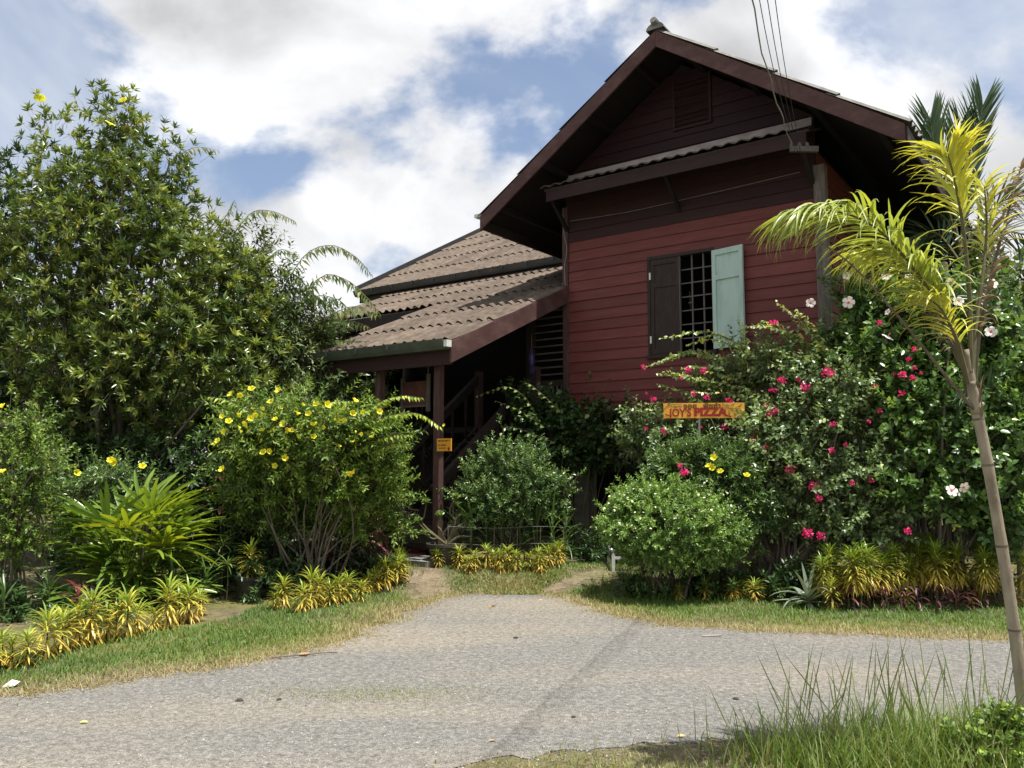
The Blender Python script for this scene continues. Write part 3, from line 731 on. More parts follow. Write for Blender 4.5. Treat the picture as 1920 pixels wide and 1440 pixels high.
lm_arch = leafmat('dusty green leaf', [(.05, (.025, .045, .015)), (.45, (.065, .105, .032)), (.75, (.14, .17, .055)), (1, (.26, .22, .09))], .42, .28)
lm_yel = leafmat('fresh yellow green leaf', [(.05, (.03, .06, .012)), (.4, (.085, .15, .026)), (.7, (.19, .27, .04)), (1, (.34, .39, .06))], .42, .3)
lm_small = leafmat('small bright leaf', [(.05, (.02, .045, .013)), (.45, (.06, .115, .033)), (.75, (.14, .21, .06)), (1, (.27, .33, .10))], .30, .3, spec=.5, k=1.6)
lm_mound = leafmat('pale fresh leaf', [(.05, (.04, .085, .02)), (.45, (.11, .195, .045)), (.75, (.20, .30, .075)), (1, (.32, .40, .12))], .32, .32, spec=.5, k=1.6)
lm_boug = leafmat('grey green leaf', [(.05, (.026, .045, .018)), (.45, (.075, .115, .042)), (.72, (.16, .21, .085)), (.93, (.30, .34, .13)), (1, (.42, .40, .07))], .34, .3, spec=.5, k=2.0)
lm_hib = leafmat('hibiscus leaf', [(.05, (.018, .04, .011)), (.45, (.05, .10, .026)), (.75, (.12, .19, .04)), (.93, (.26, .32, .05)), (.965, (.5, .27, .03)), (1, (.53, .31, .03))], .30, .3, spec=.5, k=1.9)
lm_cro = leafmat('yellow croton leaf', [(.0, (.40, .25, .05)), (.25, (.46, .35, .07)), (.5, (.38, .34, .06)), (.75, (.20, .255, .035)), (1, (.10, .17, .025))], .36, .26)
lm_cor = leafmat('maroon leaf', [(.1, (.045, .013, .018)), (.5, (.11, .028, .038)), (.85, (.26, .08, .10)), (1, (.36, .16, .16))], .35, .25, tcol=(1.2, .6, .6))
lm_purp = leafmat('dark purple leaf', [(.1, (.018, .010, .014)), (.6, (.045, .018, .026)), (1, (.11, .035, .045))], .4, .2, tcol=(1.1, .6, .7))
lm_fan = leafmat('lady palm leaf', [(.05, (.035, .07, .012)), (.4, (.095, .16, .024)), (.7, (.20, .27, .034)), (.92, (.34, .37, .035)), (1, (.55, .42, .05))], .30, .28, spec=.5)
lm_palm = leafmat('yellowing palm leaf', [(.05, (.15, .20, .05)), (.4, (.28, .33, .085)), (.7, (.40, .41, .085)), (1, (.50, .46, .08))], .34, .35, spec=.5)
lm_palmd = leafmat('dark palm leaf', [(.05, (.015, .034, .014)), (.5, (.04, .075, .03)), (.85, (.085, .125, .05)), (1, (.16, .19, .07))], .35, .2)
lm_dead = leafmat('dry brown leaf', [(.05, (.11, .08, .05)), (.5, (.24, .18, .12)), (.8, (.40, .32, .235)), (1, (.55, .47, .37))], .8, .12, tcol=(1, .85, .6), k=1.0)
lm_agave = leafmat('silvery agave leaf', [(.1, (.07, .095, .065)), (.6, (.15, .185, .13)), (1, (.26, .29, .21))], .5, .08)
lm_grass = leafmat('grass blade', [(.0, (.27, .215, .125)), (.25, (.235, .205, .095)), (.45, (.15, .18, .05)), (.7, (.095, .155, .028)), (1, (.055, .115, .02))], .5, .3)
fl_yel = leafmat('yellow petal', [(0, (.62, .30, .015)), (.35, (.78, .55, .02)), (1, (.85, .68, .05))], .5, .3, tcol=(1, .9, .4))
fl_mag = leafmat('magenta bract', [(0, (.36, .008, .075)), (.5, (.62, .02, .15)), (1, (.75, .07, .22))], .5, .35, tcol=(1, .6, .8))
fl_whi = leafmat('white petal', [(0, (.36, .02, .05)), (.12, (.50, .10, .14)), (.3, (.60, .52, .49)), (1, (.62, .59, .54))], .5, .25, tcol=(1, 1, .95))
fl_cream = leafmat('cream petal', [(0, (.6, .55, .3)), (1, (.75, .72, .5))], .5, .25, tcol=(1, 1, .9))

# ---- flower meshes, shared between copies
def petal_mesh(name, mat, npet, r, wid, cup, throat=0.0, stamen=0.0, sub=1):
    gb = GB(); rows = [(0.0, .10, 0.0), (.32, .55, .35), (.68, 1.0, .75), (.92, .85, 1.0), (1.0, .35, 1.0)]
    V, F, A = [], [], []
    for k in range(npet):
        a = 2 * math.pi * k / npet; ca_, sa_ = math.cos(a), math.sin(a); b = len(V)
        for (t, w, vv) in rows:
            zc = throat * (1 - t) * -1 + cup * r * math.sin(t * 2.2) - .12 * r * t * t
            for j in (-1, 0, 1):
                x, y = t * r, j * w * wid * .5
                V.append((x * ca_ - y * sa_, x * sa_ + y * ca_, zc + (0.06 * r if j else 0) * (1 - t) + random.uniform(-.03, .03) * r)); A.append(vv)
        for i in range(len(rows) - 1):
            for j in range(2):
                q = b + i * 3 + j; F.append((q, q + 3, q + 4)); F.append((q, q + 4, q + 1))
    if stamen:
        v2, f2 = tube([(0, 0, -throat), (0, 0, stamen * .5), (.12 * stamen, 0, stamen)], [.004, .004, .006], 5)
        b = len(V); V += [tuple(q) for q in v2]; A += [.15] * len(v2); F += [tuple(i + b for i in f) for f in f2]
    me = bpy.data.meshes.new(name); me.from_pydata(V, [], F); me.update(); me.materials.append(mat)
    at_ = me.attributes.new('v', 'FLOAT', 'POINT'); at_.data.foreach_set('value', np.array(A, np.float32))
    return me
fm_yel = [petal_mesh('trumpet', fl_yel, 5, .040, .035, .28, .035) for _ in range(3)]
fm_hib = [petal_mesh('hibiscus', fl_whi, 5, .078, .066, .16, .02, .06) for _ in range(3)]
fm_wht = [petal_mesh('star_flower', fl_cream, 5, .016, .015, .1) for _ in range(2)]
def bract_mesh(n, rad):
    P = sphere_dirs(n) * rng.random((n, 1)) ** .5 * rad; D = unit(P + rng.normal(size=(n, 3)) * rad * .6)
    V, F, k = leaves(P, D, rng.normal(size=(n, 3)), .034, .03, T_OVAL)
    me = bpy.data.meshes.new('bract'); me.from_pydata(V.tolist(), [], F.tolist()); me.update(); me.materials.append(fl_mag)
    at_ = me.attributes.new('v', 'FLOAT', 'POINT'); at_.data.foreach_set('value', np.repeat(rng.random(n), k).astype(np.float32)); return me
fm_bou = [bract_mesh(n, r) for n, r in ((26, .036), (38, .052), (54, .07))]
def bloom(root, meshes, pix, Y, scale=1.0, face=(0, -.8, .6), jit=.5, name='flower'):
    """flowers at photo pixels, on the front of a plant standing at depth Y"""
    b = np.array(wloc(root))
    for q in pix:
        u, v = q[0], q[1]; y = q[2] if len(q) > 2 else Y; s = scale * (q[3] if len(q) > 3 else random.uniform(.85, 1.12))
        d = Vector(face) + Vector((random.gauss(0, jit), random.gauss(0, jit * .6), random.gauss(0, jit)))
        link(name, random.choice(meshes), root, at(u, v, y) - b, d.to_track_quat('Z', 'Y').to_euler(), scale=s)

# ---- tall tree on the left, whorled leaves
tb = np.array([-5.55, 12.1, 0.])
LT = [lobe(200, 235, 12, 62, 85), lobe(100, 245, 12, 38, 42), lobe(125, 330, 11.9, 70, 65), lobe(280, 320, 12.1, 75, 80), lobe(200, 400, 11.6, 150, 110), lobe(345, 430, 12.2, 65, 85),
      lobe(95, 480, 11.6, 130, 120), lobe(300, 520, 11.5, 160, 120), lobe(410, 570, 11.9, 110, 100), lobe(110, 640, 11.4, 140, 120), lobe(300, 660, 11.3, 170, 100), lobe(430, 700, 11.6, 100, 70), lobe(70, 400, 12.2, 40, 45), lobe(200, 780, 11.9, 180, 60)]
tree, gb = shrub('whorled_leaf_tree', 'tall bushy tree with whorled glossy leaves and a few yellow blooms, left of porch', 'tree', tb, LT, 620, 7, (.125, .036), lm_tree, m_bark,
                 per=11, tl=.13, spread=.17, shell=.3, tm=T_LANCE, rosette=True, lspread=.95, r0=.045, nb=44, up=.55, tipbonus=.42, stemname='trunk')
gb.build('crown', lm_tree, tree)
bloom(tree, [petal_mesh('bloom_head', leafmat('lemon bloom', [(0, (.6, .6, .05)), (1, (.72, .72, .12))], .6, .3), 9, .075, .045, .6)], [(75, 187, 11.7), (232, 190, 11.7), (205, 235, 11.5), (90, 400, 11.4)], 11.6, face=(0, -.2, 1))
# ---- second, darker tree at its left
tb2 = np.array([-8.1, 13.0, 0.])
t2, gb = shrub('dark_leaf_tree', 'darker tree with long narrow leaves, left of the tall whorled tree', 'tree', tb2,
               [lobe(-40, 400, 13, 75, 80), lobe(-70, 520, 13, 110, 120), lobe(-20, 620, 12.6, 90, 110), lobe(-60, 740, 12.6, 110, 100), lobe(5, 330, 13.2, 30, 30)], 170, 8, (.17, .04), lm_dark, m_bark,
               per=11, tl=.16, spread=.2, shell=.35, tm=T_LANCE, rosette=True, r0=.05, nb=16, up=.4, stemname='trunk')
gb.build('crown', lm_dark, t2)
# ---- arching tree between it and the roof
tb3 = np.array([-3.9, 13.2, 0.])
t3, gb = shrub('arching_tree', 'slender tree with long arching sprays of drooping leaves reaching the porch roof', 'tree', tb3,
               [lobe(470, 480, 13.0, 70, 70), lobe(520, 560, 13.0, 90, 80), lobe(440, 600, 12.8, 90, 90), lobe(560, 620, 12.8, 80, 60), lobe(500, 680, 12.5, 120, 70), lobe(600, 640, 12.7, 50, 40), lobe(430, 420, 13.2, 30, 30), lobe(600, 730, 12.4, 90, 60), lobe(660, 760, 12.5, 70, 60)],
               230, 8, (.12, .036), lm_arch, m_bark, per=10, tl=.26, spread=.17, shell=.35, tm=T_LANCE, r0=.04, nb=20, up=.3, droop=.25, stemname='trunk')
tw = MB()
for pts, dv in (((430, 450), (470, 400), (510, 396), (552, 414)), 0.62), (((400, 440), (430, 395), (440, 375)), .62), (((520, 560), (570, 480), (620, 460), (665, 480), (694, 512)), .6), (((540, 600), (600, 520), (650, 525), (690, 560), (710, 585)), .55), \
               (((520, 620), (580, 560), (630, 560), (665, 590)), .5), (((560, 660), (610, 605), (650, 600), (690, 612)), .5), (((480, 520), (520, 470), (560, 478)), .55), (((520, 500), (560, 520), (590, 560)), .5), (((500, 560), (560, 540), (620, 575), (640, 600)), .48), (((560, 640), (640, 640), (715, 640)), .62), (((600, 600), (660, 575), (705, 590)), .66):
    n_ = len(pts); spray(gb, tw, [at(u, v, 12.9 - .35 * i) for i, (u, v) in enumerate(pts)], .07, .19, .05, hang=.8, val=dv, n=40)
gb.build('crown', lm_arch, t3); tw.build('bough', m_twig, t3, world=True)
tw = MB(); gb = GB()
for pts in (((330, 290), (370, 276), (408, 282)), ((240, 250), (265, 222), (285, 225)), ((170, 215), (150, 205), (140, 180))):
    spray(gb, tw, [at(u, v, 11.9) for u, v in pts], .055, .13, .036, hang=.8, val=.85, n=24, r=.005)
c_ = gb.build('vine_spray', lm_arch, tree); c_['kind'] = 'stuff'; tw.build('vine_stem', m_twig, tree, world=True)
# ---- yellow trumpet shrub
yb = np.array([-2.35, 10.25, 0.])
ysh, gb = shrub('yellow_trumpet_shrub', 'spreading shrub covered with yellow trumpet flowers in front of the porch', 'shrub', yb,
                [lobe(480, 790, 10.1, 85, 55), lobe(570, 790, 9.9, 110, 50), lobe(670, 800, 10.0, 80, 40), lobe(560, 850, 10.1, 150, 60), lobe(460, 870, 10.2, 70, 60), lobe(680, 860, 10.2, 80, 60), lobe(590, 920, 10.3, 120, 60), lobe(720, 910, 10.6, 40, 60), lobe(560, 970, 10.5, 90, 40), lobe(470, 940, 10.5, 60, 50), lobe(670, 970, 10.7, 60, 50), lobe(740, 960, 10.9, 25, 50)],
                380, 8, (.08, .029), lm_yel, m_bark, per=12, tl=.26, spread=.13, shell=.4, r0=.015, nb=30, up=.25, tm=T_SMALL)
tw = MB()
for pts in (((640, 820), (700, 762), (750, 743), (790, 746)), ((680, 800), (735, 778), (785, 776), (825, 800)), ((660, 850), (720, 820), (770, 815)), ((690, 850), (740, 832), (768, 838)), ((480, 780), (430, 752), (395, 744)), ((620, 840), (560, 815), (510, 812)), ((600, 870), (650, 822), (720, 800)), ((560, 790), (610, 757), (660, 752)), ((530, 860), (470, 842), (415, 845))):
    spray(gb, tw, [at(u, v, 9.9 - .08 * i) for i, (u, v) in enumerate(pts)], .04, .12, .038, hang=.45, val=.75, n=36, r=.006)
gb.build('crown', lm_yel, ysh); tw.build('bough', m_twig, ysh, world=True)
bloom(ysh, fm_yel, [(450, 741), (431, 738), (471, 728), (521, 731), (507, 752), (448, 778), (429, 789), (419, 809), (407, 826), (401, 832), (470, 784), (479, 778), (494, 780), (496, 790), (515, 785), (530, 795), (459, 795), (492, 805), (511, 805), (538, 807), (547, 806), (562, 800), (559, 774), (578, 775), (588, 794), (588, 818), (593, 757), (615, 758), (643, 765), (667, 750), (633, 787), (645, 788), (662, 774), (712, 771), (493, 847), (505, 846), (534, 858), (415, 879), (515, 873), (660, 884), (655, 888), (560, 818)], 9.47)
bloom(ysh, fm_yel, [(random.gauss(545, 75), random.gauss(792, 26), 9.45 + random.random() * .25, random.uniform(.45, .85)) for _ in range(34)], 9.62, jit=.8, name='bud')
# ---- low bushes at the far left
lb = np.array([-5.3, 8.75, 0.])
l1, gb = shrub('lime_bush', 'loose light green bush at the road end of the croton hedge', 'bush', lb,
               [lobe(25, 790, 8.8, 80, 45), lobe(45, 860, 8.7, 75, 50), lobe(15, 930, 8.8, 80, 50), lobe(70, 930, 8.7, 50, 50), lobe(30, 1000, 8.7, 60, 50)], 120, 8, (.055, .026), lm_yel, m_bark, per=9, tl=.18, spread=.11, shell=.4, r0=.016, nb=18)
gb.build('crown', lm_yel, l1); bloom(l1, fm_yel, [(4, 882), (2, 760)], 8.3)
lb = np.array([-4.95, 10.4, 0.])
l2, gb = shrub('thin_flowering_bush', 'thin bush with three yellow flowers behind the lady palm', 'bush', lb,
               [lobe(150, 900, 10.2, 60, 30), lobe(215, 890, 10.2, 60, 40), lobe(265, 905, 10.3, 40, 35), lobe(200, 960, 10.4, 90, 50), lobe(110, 930, 10.3, 60, 40)], 80, 7, (.07, .025), lm_small, m_bark, per=10, tl=.22, spread=.11, shell=.4, r0=.012, nb=18)
gb.build('crown', lm_small, l2); bloom(l2, fm_yel, [(145, 886), (207, 862), (212, 866), (267, 873)], 9.85, scale=1.25)
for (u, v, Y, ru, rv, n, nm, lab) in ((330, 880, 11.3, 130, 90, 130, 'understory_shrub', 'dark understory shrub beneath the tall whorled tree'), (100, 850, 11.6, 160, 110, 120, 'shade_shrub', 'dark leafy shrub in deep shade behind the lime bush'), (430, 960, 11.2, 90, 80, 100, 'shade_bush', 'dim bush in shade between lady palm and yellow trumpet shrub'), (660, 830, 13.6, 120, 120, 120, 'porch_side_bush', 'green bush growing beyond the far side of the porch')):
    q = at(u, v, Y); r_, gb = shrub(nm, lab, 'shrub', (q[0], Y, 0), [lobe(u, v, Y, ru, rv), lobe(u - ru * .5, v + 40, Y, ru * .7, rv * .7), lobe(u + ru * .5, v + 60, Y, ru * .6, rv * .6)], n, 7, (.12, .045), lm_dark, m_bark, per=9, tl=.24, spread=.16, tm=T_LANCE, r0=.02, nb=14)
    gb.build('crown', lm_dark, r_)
# ---- shrub in front of the stairs, vine over the veranda corner
mb_ = np.array([.04, 11.5, RISE])
ms, gb = shrub('rounded_green_shrub', 'rounded small-leaved green shrub standing before the stairs', 'shrub', mb_,
               [lobe(940, 870, 11.4, 50, 35), lobe(900, 905, 11.4, 42, 35), lobe(985, 890, 11.3, 60, 45), lobe(1030, 920, 11.4, 38, 42), lobe(960, 930, 11.3, 90, 50), lobe(890, 945, 11.4, 38, 32), lobe(938, 842, 11.4, 16, 24), lobe(885, 880, 11.4, 16, 18), lobe(1050, 900, 11.4, 16, 26), lobe(1000, 850, 11.4, 22, 18), lobe(868, 925, 11.4, 14, 16)], 300, 8, (.060, .024), lm_small, m_bark, per=11, tl=.18, spread=.09, shell=.4, r0=.014, nb=20, up=.45)
gb.build('crown', lm_small, ms)
vb = np.array([1.0, 12.6, 0.])
vn, gb = shrub('dark_climber', 'dark green climber hanging over the wall foot beside the porch', 'vine', vb,
               [lobe(1040, 790, 12.75, 90, 40, .25), lobe(1120, 800, 12.55, 80, 45, .25), lobe(1000, 760, 12.9, 60, 30, .25), lobe(1160, 830, 12.4, 60, 40, .25), lobe(1070, 850, 12.6, 90, 30, .3), lobe(1180, 770, 12.4, 30, 30, .15)], 150, 7, (.095, .058), lm_dark, m_twig, per=8, tl=.24, spread=.11, tm=T_OVAL, r0=.012, nb=16, droop=.3)
tw = MB()
for pts in (((1010, 790), (985, 745), (950, 725), (915, 735), (895, 742)), ((1020, 800), (975, 770), (930, 752)), ((1090, 800), (1125, 740), (1145, 700)), ((1050, 770), (1000, 725), (985, 718)), ((1040, 830), (960, 800), (940, 812))):
    spray(gb, tw, [at(u, v, 12.3 - .06 * i) for i, (u, v) in enumerate(pts)], .085, .085, .055, tm=T_OVAL, hang=.4, val=.85, n=24, r=.005)
gb.build('crown', lm_dark, vn); tw.build('tendril', m_twig, vn, world=True)
# ---- white-flowered mound
wb = np.array([1.95, 9.95, 0.])
ws, gb = shrub('white_flowered_bush', 'domed bush dotted with tiny white flowers, shading the grass', 'bush', wb,
               [lobe(1262, 985, 9.75, 130, 72), lobe(1230, 945, 9.85, 85, 48), lobe(1335, 990, 9.75, 72, 50), lobe(1190, 985, 9.85, 58, 50), lobe(1270, 1035, 9.75, 110, 28)], 760, 8, (.05, .021), lm_mound, m_bark, per=11, tl=.12, spread=.06, shell=.8, r0=.014, nb=26, up=.35, tipbonus=.45, zmin=.3)
gb.build('crown', lm_mound, ws)
dots = []
for k in range(85):
    a = random.uniform(-math.pi, math.pi); rr = random.random() ** .5
    dots.append((1262 + 132 * rr * math.cos(a), 968 + 72 * rr * math.sin(a) - 8, 9.72 - .62 * math.sqrt(max(0, 1 - rr * rr)) - .02, random.uniform(.5, .95)))
bloom(ws, fm_wht, dots, 9.6, face=(0, -.6, .8))
# ---- shrub behind the sign post
sb = np.array([2.3, 10.15, 0.])
s2_, gb = shrub('leafy_green_shrub', 'leafy green shrub with yellow flowers below the wooden sign', 'shrub', sb,
                [lobe(1290, 880, 9.95, 65, 40, .25), lobe(1355, 890, 9.9, 70, 55, .3), lobe(1245, 885, 10.2, 40, 35, .2), lobe(1400, 950, 9.9, 60, 70), lobe(1320, 845, 9.95, 45, 22, .2)], 280, 7, (.075, .024), lm_small, m_bark, per=11, tl=.2, spread=.10, shell=.4, r0=.016, nb=18)
gb.build('crown', lm_small, s2_); bloom(s2_, fm_yel, [(1335, 876), (1350, 883), (1338, 857), (1400, 890), (1328, 872)], 9.5)
# ---- bougainvillea
bb = np.array([3.25, 10.15, 0.])
bo, gb = shrub('bougainvillea', 'sprawling bougainvillea with magenta bracts climbing the red wall', 'bougainvillea', bb,
               [lobe(1410, 690, 10.95, 95, 38, .3), lobe(1490, 680, 10.5, 105, 42, .4), lobe(1570, 720, 10.0, 95, 48), lobe(1340, 705, 11.15, 50, 24, .2), lobe(1390, 765, 10.95, 100, 40, .3), lobe(1250, 800, 11.2, 90, 35, .3), lobe(1200, 820, 11.5, 50, 40, .3),
                lobe(1490, 790, 10.2, 120, 70), lobe(1610, 790, 9.9, 100, 70), lobe(1450, 860, 10.2, 90, 60), lobe(1550, 880, 9.9, 120, 70), lobe(1650, 890, 9.7, 90, 70), lobe(1480, 950, 10.1, 90, 60), lobe(1590, 970, 9.8, 100, 60)],
               520, 7, (.074, .046), lm_boug, m_bark, per=9, tl=.26, spread=.13, shell=.35, r0=.02, nb=40, tm=T_LANCE, droop=.15)
tw = MB()
for pts, Y0 in ((((1480, 700), (1400, 655), (1330, 622), (1240, 634)), 10.9), (((1440, 720), (1360, 680), (1290, 660), (1207, 690)), 11.0), (((1420, 720), (1340, 690), (1280, 690)), 10.9), (((1560, 720), (1540, 650), (1500, 600), (1456, 566)), 10.1), (((1560, 700), (1500, 640), (1440, 612), (1395, 612)), 10.3),
                (((1390, 700), (1390, 640), (1385, 598)), 10.8), (((1330, 780), (1280, 735), (1235, 722)), 11.2), (((1300, 800), (1240, 770), (1180, 772)), 11.3), (((1400, 740), (1330, 720), (1270, 705), (1232, 700)), 10.9), (((1600, 720), (1570, 670), (1530, 640)), 10.0), (((1460, 760), (1380, 740), (1300, 735)), 10.7), (((1350, 860), (1290, 835), (1230, 850)), 11.0),
                (((1490, 690), (1450, 650), (1400, 640)), 10.5), (((1530, 690), (1480, 660), (1430, 655)), 10.3)):
    for j in range(3):
        o_ = rng.normal(size=3) * np.array([.05, .05, .05]) * (j > 0); e_ = [at(u, v, Y0 + .04 * i) + o_ * (1 + i) * .6 for i, (u, v) in enumerate(pts)]
        if j: e_[-1] = e_[-2] + (e_[-1] - e_[-2]) * random.uniform(.2, .75)
        spray(gb, tw, e_, .030, .082, .056, tm=T_LANCE, hang=.25, val=.72 + .05 * j, n=36, r=.005, wob=.45)
gb.build('crown', lm_boug, bo); tw.build('bough', m_twig, bo, world=True)
BPX = [(1207, 688, 11.2, .7), (1290, 693, 10.9, .8), (1448, 605, 10.3, .7), (1455, 604, 10.3, .7), (1552, 699, 9.75, 1.0), (1509, 725, 9.9, 1.1), (1463, 712, 10.2, .8), (1468, 713, 10.1, .7), (1444, 778, 10.2, .9), (1452, 770, 10.1, .9), (1359, 801, 10.6, 1.0), (1412, 825, 10.2, .9), (1436, 840, 10.1, .9), (1243, 808, 10.9, 1.0), (1224, 748, 11.2, .8), (1300, 738, 10.9, .7), (1367, 750, 10.6, .8), (1319, 695, 10.8, .7),
                   (1283, 885, 9.5, .9), (1481, 880, 9.8, .8), (1526, 912, 9.7, .9), (1536, 935, 9.6, .6), (1560, 845, 9.6, .8), (1693, 702, 9.4, 1.0), (1712, 708, 9.4, .8), (1642, 725, 9.6, .7), (1690, 738, 9.5, .9), (1562, 795, 9.6, .8), (1515, 1000, 9.5, .9), (1540, 1005, 9.5, .7), (1597, 905, 9.5, .6), (1633, 900, 9.5, .6), (1630, 790, 9.5, .5), (1702, 996, 9.2, .6), (1270, 778, 10.8, .6), (1325, 745, 10.7, .6)]
bloom(bo, fm_bou, [(u, v, y - .22, s * .88) for u, v, y, s in BPX] + [(random.gauss(u, 22), random.gauss(v, 16), y - .1, s * .5) for u, v, y, s in BPX[4:26]], 10, jit=.8, name='bract_cluster')
# ---- cream blossoms beside it
cb = thing('cream_blossom_spray', 'spray of cream blossoms among the magenta bougainvillea', 'flower', at(1475, 835, 9.95))
gb = GB(); n_ = 70; P = np.array([at(1462 + 28 * math.sin(t * 5) * .5 + random.gauss(0, 7) + 22 * t, 850 - 40 * t + random.gauss(0, 6), 9.9 + random.gauss(0, .03)) for t in rng.random(n_)])
gb.add(leaves(P, sphere_dirs(n_) + np.array([0, -.6, .3]), sphere_dirs(n_), .035, .03, T_OVAL), rng.random(n_)); gb.build('blossom', fl_cream, cb)
MB().tube(curve([at(1462, 862, 9.95), at(1470, 850, 9.93), at(1486, 812, 9.92)], 6), .004, 4).build('stalk', m_twig, cb, world=True)
# ---- hibiscus
hb = np.array([5.0, 9.75, 0.])
hi, gb = shrub('white_hibiscus', 'large hibiscus bush with white red-throated flowers beside the house corner', 'hibiscus', hb,
               [lobe(1610, 560, 10.3, 55, 50, .3), lobe(1650, 640, 10.1, 80, 65, .4), lobe(1720, 570, 10.0, 90, 70), lobe(1750, 660, 9.8, 100, 80), lobe(1850, 610, 9.8, 80, 90), lobe(1840, 730, 9.6, 100, 90), lobe(1720, 760, 9.6, 90, 70), lobe(1800, 840, 9.4, 110, 80), lobe(1900, 800, 9.5, 80, 120), lobe(1740, 900, 9.4, 90, 80), lobe(1860, 940, 9.4, 110, 80), lobe(1930, 680, 9.8, 80, 100), lobe(1560, 640, 10.4, 30, 30, .2)],
               480, 7, (.085, .055), lm_hib, m_bark, per=9, tl=.26, spread=.14, shell=.35, r0=.022, nb=40, tm=T_OVAL)
tw = MB()
for pts, Y0 in ((((1640, 640), (1590, 600), (1545, 580), (1520, 560)), 10.1), (((1620, 560), (1570, 530), (1540, 500)), 10.3), (((1650, 620), (1600, 590), (1560, 600)), 10.1)):
    spray(gb, tw, [at(u, v, Y0) for u, v in pts], .06, .075, .05, tm=T_OVAL, hang=.2, val=.6, n=24, r=.005, wob=.4)
gb.build('crown', lm_hib, hi); tw.build('bough', m_twig, hi, world=True)
bloom(hi, fm_hib, [(1591, 567, 9.75, 1.1), (1520, 568, 10.0, .9), (1588, 517, 9.9, .8), (1664, 632, 9.5, 1.1), (1664, 585, 9.6, .6), (1858, 622, 9.1, 1.0), (1861, 531, 9.2, 1.0), (1797, 565, 9.2, .9), (1782, 530, 9.2, .8), (1662, 517, 9.5, .9), (1705, 520, 9.4, .9), (1785, 920, 8.75, 1.0), (1808, 914, 8.75, .9), (1772, 622, 9.2, .6)], 9.3, scale=.84, face=(0, -1, .25), jit=.45)
bloom(hi, [fm_bou[0]], [(1650, 605, 9.5), (1715, 655, 9.3), (1715, 690, 9.3), (1650, 770, 9.4)], 9.4, scale=.6, name='bud')

# ---- croton hedges: one plant per object group
def croton_meshes(hgt=.36, z0=.05, n=96, dv=.03, wd=.014):
    t = np.sort(rng.random(n)) ** .85; ang = np.arange(n) * 2.39996 + rng.normal(size=n) * .3
    rad = np.stack([np.cos(ang), np.sin(ang), np.zeros(n)], 1); el = np.radians(-28 + 92 * t + rng.normal(size=n) * 10)
    D = rad * np.cos(el)[:, None] + np.array([0, 0, 1]) * np.sin(el)[:, None]
    Nn = -rad * np.sin(el)[:, None] + np.array([0, 0, 1]) * np.cos(el)[:, None]
    P = np.stack([.02 * np.cos(ang), .02 * np.sin(ang), z0 + (hgt - z0) * t], 1)
    gb = GB(); gb.add(ribbons(P, D, Nn, .14 + .07 * rng.random(n), wd + .008 * rng.random(n), .7 + .6 * rng.random(n), 4, (.5, 1, 1, .7, .05)), .05 + dv + .75 * t + rng.normal(size=n) * .12)
    a = gb.build('foliage', lm_cro, None)
    b = MB().tube(curve([(0, 0, 0), (.01, .005, hgt * .5), (0, 0, hgt)], 5), [.012, .010, .008, .006, .004], 5).build('stem', m_twig, None)
    ma, mb2 = a.data, b.data
    bpy.data.objects.remove(a); bpy.data.objects.remove(b); return ma, mb2
CRO = [croton_meshes() for k in range(5)]; CROT = [croton_meshes(.64, .26, 170, .17, .010) for k in range(3)]
def hedge(spots, label, group, smin=.85, smax=1.15, kinds=CRO):
    for x, y, s in spots:
        r_ = thing('croton_plant', label, 'croton', (x, y, float(HT(x, y))), random.uniform(0, 6.28), group)
        r_.scale = (s * random.uniform(.95, 1.15), s * random.uniform(.95, 1.15), s * random.uniform(smin, smax))
        a, b = random.choice(kinds); link('foliage', a, r_); link('stem', b, r_)
def tighter(*p, k=1.6):
    p = np.array(p, float); n = int(len(p) * k); t = np.linspace(0, len(p) - 1, n)
    return np.stack([np.interp(t, np.arange(len(p)), p[:, i]) for i in (0, 1)], 1) + rng.normal(size=(n, 2)) * np.array([5, 3.0])
S1 = [(*gnd(u, v)[:2], random.uniform(.62, 1.0)) for u, v in tighter((-30, 1262), (12, 1250), (52, 1246), (106, 1226), (155, 1214), (196, 1200), (234, 1192), (268, 1184), (303, 1180), (342, 1168), (378, 1158))]
hedge(S1, 'yellow green croton in the low hedge in front of the lady palm', 'crotons before the lady palm')
S2 = [(*gnd(u, v)[:2], random.uniform(.52, .86)) for u, v in tighter((510, 1142), (552, 1146), (588, 1140), (616, 1134), (645, 1132), (670, 1126), (697, 1116), (716, 1106), (735, 1098), (748, 1086), (752, 1076))]
hedge(S2, 'yellow green croton in the curved row below the yellow trumpet shrub', 'crotons below the trumpet shrub')
S3 = [(*gnd(u, v)[:2], random.uniform(.56, .74)) for u, v in tighter((826, 1062), (850, 1066), (880, 1068), (908, 1069), (936, 1069), (962, 1070), (986, 1068), (1012, 1067), (1038, 1066), (1055, 1060))]
hedge(S3, 'yellow croton in the row under the rounded green shrub', 'crotons under the rounded shrub')
S4 = [(x + random.gauss(0, .05), 9.32 + random.gauss(0, .16) + .08 * math.sin(x * 3), random.uniform(.74, 1.0)) for x in np.tile(np.linspace(3.45, 5.7, 22), 2)] + [(2.5, 9.6, .62), (2.75, 9.55, .65), (3.0, 9.65, .6), (2.2, 9.6, .55), (2.62, 9.7, .6), (1.9, 9.6, .5)]
hedge([s for s in S4 if s[2] < .8], 'low dim croton tucked under the white-flowered bush', 'crotons under the white-flowered bush'); S4 = [s for s in S4 if s[2] > .8]
hedge(S4, 'tall croton with drooping yellow leaves in the shaded hedge by hibiscus', 'crotons by the hibiscus', kinds=CROT)

